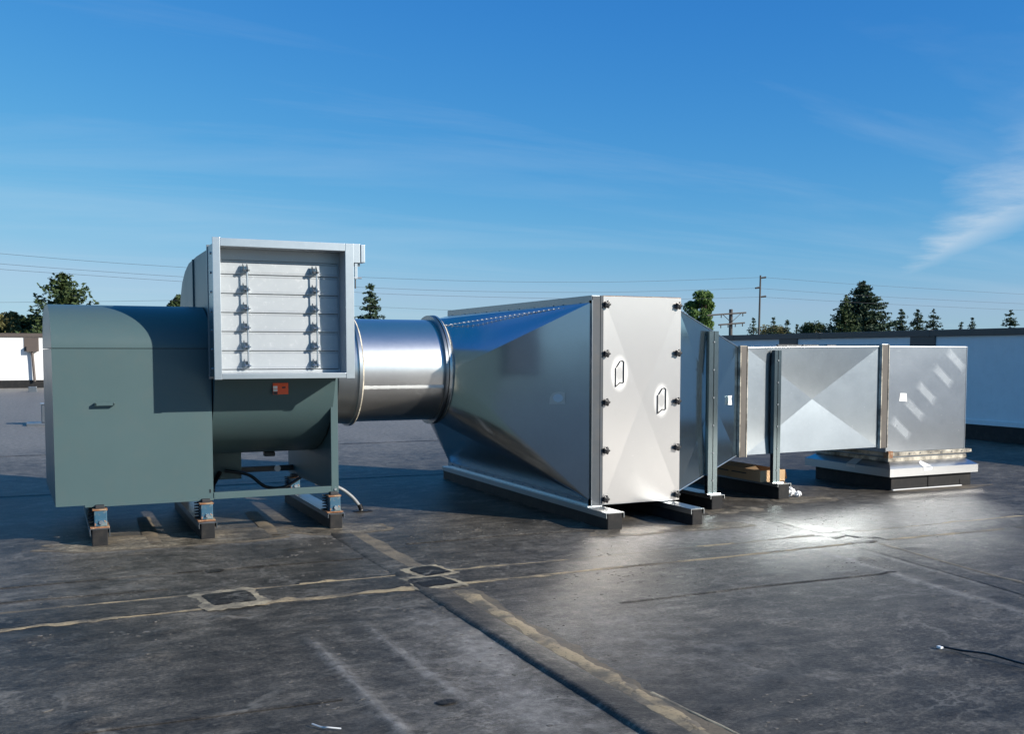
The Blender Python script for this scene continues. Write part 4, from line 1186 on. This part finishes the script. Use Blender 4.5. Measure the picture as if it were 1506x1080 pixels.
def leafy(px, py, Y, width_px, height_px, label, mat='leafy', seed=1, group='broadleaf trees beyond the roof edge', n=9000):
    rng = np.random.default_rng(seed); top = at(px, py, Y); sc = (top - Vector((0, 0, CAM_Z))).dot(FW) / F_PX
    w, h = width_px * sc / 2, height_px * sc; base = Vector((top.x, Y, -6))
    root = thing('broadleaf_tree', label, 'tree', base, group)
    limbs = MB().tube([base - Vector((0, 0, .3)), Vector((top.x, Y, top.z - h * .9)), Vector((top.x + w * .1, Y, top.z - h * .2))], [.30, .2, .04], 8)
    cl = []
    for k in range(34):
        a = rng.uniform(0, 6.283); zz_ = rng.uniform(.05, 1); rr = w * (1 - abs(zz_ - .55) * 1.15) * rng.uniform(.45, .98)
        c = np.array((top.x + math.cos(a) * rr, Y + math.sin(a) * rr, top.z - h * zz_ * .95)); cl.append((c, w * rng.uniform(.22, .42)))
        limbs.tube([Vector((top.x, Y, top.z - h * .95)), Vector(c)], [.07, .02], 5)
    limbs.build('trunk', 'bark', root, smooth=60)
    pts = []
    for c, r in cl:
        d = rng.normal(size=(n // 34, 3)); d /= np.linalg.norm(d, axis=1)[:, None]
        pts.append(c + d * (r * rng.uniform(.35, 1.05, n // 34) ** .6)[:, None] * np.array((1, 1, .85)))
    v, f = leaf_mesh(np.concatenate(pts), .115, rng, .9); tree_obj(root, v, f, mat); return root


conifer(93, 404, 75, 104, 'broad dark cypress rising behind the green fan cover', 'cypress', 3, .05, .62, 1.3, droop=-.15)
conifer(544, 417, 90, 56, 'single dark spruce between the damper and the round duct', 'fir', 4, .18, .80, 1.1)
conifer(1270, 413, 110, 134, 'largest dark fir standing above the shaded wall', 'fir', 5, .06, .82, 1.5, droop=.16)
conifer(1244, 436, 104, 50, 'slimmer fir merged into the side of the largest fir', 'cypress', 25, .1, .7, 1.2, droop=.05)
conifer(1326, 455, 118, 40, 'thin fir beside the largest fir', 'fir', 6, .12, .75, 1.1)
conifer(1350, 455, 121, 40, 'middle fir of the thin row above the wall', 'fir', 7, .15, .75, 1.1)
conifer(1373, 456, 124, 44, 'sparse last fir of the thin row above the wall', 'fir', 8, .38, .8, 1.0)
conifer(1414, 473, 140, 18, 'tiny fir with its smaller twin beyond the wall', 'fir', 9, .2, .8, .8)
conifer(1430, 466, 140, 24, 'small pointed fir near the tiny one beyond the wall', 'fir', 10, .2, .8, .9)
conifer(1486, 457, 120, 32, 'rounded fir standing alone over the wall', 'fir', 11, .15, .5, 1.0)
conifer(1108, 469, 120, 22, 'small dark fir just beside the tall utility pole', 'fir', 12, .15, .7, .9)
conifer(1138, 466, 125, 26, 'thin pale fir past the tall utility pole', 'fir', 13, .35, .8, .8)
conifer(1158, 470, 125, 26, 'small fir second past the tall utility pole', 'fir', 14, .2, .8, .9)
conifer(1172, 477, 128, 14, 'smallest fir in the row past the utility pole', 'fir', 15, .2, .8, .8)
leafy(1030, 432, 95, 50, 75, 'bright green leafy tree behind the crossarm pole', 'leafy', 21)
leafy(1198, 478, 120, 50, 22, 'low dark bushy tree left of the largest fir', 'cypress', 22, n=3200)
leafy(1135, 483, 130, 50, 14, 'low yellowish hedge tree beside the utility pole', 'yellowleaf', 27, n=2400)
leafy(40, 467, 80, 60, 45, 'rounded green tree above the white wall beside the cypress', 'cypress', 23, n=4400)
leafy(10, 462, 78, 44, 40, 'yellow tinged leafy tree above the white wall', 'yellowleaf', 24, n=3000)
leafy(262, 438, 80, 34, 40, 'green tree peeking between the fan cover and scroll', 'cypress', 26, n=3000)

PY_ = 92.0
tp = at(1118.5, 405, PY_); bp = Vector((tp.x - .25, PY_, -6))
pole = thing('utility_pole', 'tall slim utility pole with three short side arms', 'utility pole', bp)
MB().tube([bp - Vector((0, 0, .3)), tp], [.16, .09], 10).build('pole_shaft', 'wood_pole', pole, smooth=60)
for (a, b, y) in ((1119, 1126, 409), (1111, 1117, 424), (1118, 1126, 437)):
    MB().tube([at(a, y, PY_), at(b, y - 1, PY_)], [.10, .13], 6).build('insulator_arm', 'dark', pole, smooth=40)
p2t = at(1075, 455, 78); p2 = thing('utility_pole', 'short utility pole with two wooden crossarms', 'utility pole', (p2t.x, 78, -6))
MB().tube([(p2t.x, 78, -6.3), p2t], [.20, .17], 10).build('pole_shaft', 'wood_pole', p2, smooth=60)
for (a, ya, b, yb) in ((1040, 464, 1097, 460), (1057, 478, 1095, 475)):
    q0, q1 = at(a, ya, 77.6), at(b, yb, 77.6); arm = MB().tube([q0, q1], .085, 6).build('crossarm', 'wood_pole', p2)
    for k in range(4):
        c = q0.lerp(q1, .08 + .28 * k); MB().tube([c, c + Vector((0, 0, -.32))], .05, 6).build('insulator', 'dark', arm)
for (a, ya, b, yb) in ((1062, 462, 1075, 474), (1090, 461, 1076, 474)):
    MB().tube([at(a, ya, 77.7), at(b, yb, 77.7)], .03, 5).build('brace', 'dark', p2)


def wire(pts, Y, label, r=.013):
    ps = curve_pts([at(x, y, Y) for x, y in pts], 8); o = MB().tube(ps, r, 5, False).build('power_line', 'wire', None, smooth=60, org=tuple(ps[0]))
    mark(o, label, 'power line', 'overhead lines'); return o


wire([(-120, 363), (0, 373), (130, 384), (265, 393), (400, 401), (560, 409), (720, 414), (880, 415), (1000, 412.5), (1122, 408)], 92, 'topmost overhead line from the pole across behind the fan')
wire([(-120, 377), (0, 388), (130, 398), (265, 407), (400, 415), (560, 424), (720, 429), (880, 430), (1000, 427.5), (1113, 424)], 92, 'middle overhead line from the pole across behind the fan')
wire([(-120, 385), (0, 396), (130, 405), (265, 414), (400, 422), (560, 432), (720, 437), (880, 440), (1000, 440), (1120, 437)], 92, 'lowest overhead line from the pole across behind the fan')
wire([(1122, 408), (1240, 417), (1360, 424.5), (1506, 433), (1640, 440)], 92, 'topmost overhead line from the pole over the shaded wall')
wire([(1113, 424), (1240, 433), (1360, 440), (1506, 447), (1640, 452)], 92, 'middle overhead line from the pole over the shaded wall')
wire([(1120, 437), (1240, 444), (1360, 450), (1506, 456.5), (1640, 461)], 92, 'lowest overhead line from the pole over the shaded wall')
wire([(-120, 446.5), (0, 445), (150, 443.5), (300, 442), (420, 446), (560, 452), (700, 458)], 78, 'thin low line passing the cypress', .009)
wire([(1040, 464), (1150, 470), (1300, 478), (1506, 486)], 78, 'thin low line leaving the crossarm pole', .010) if False else None
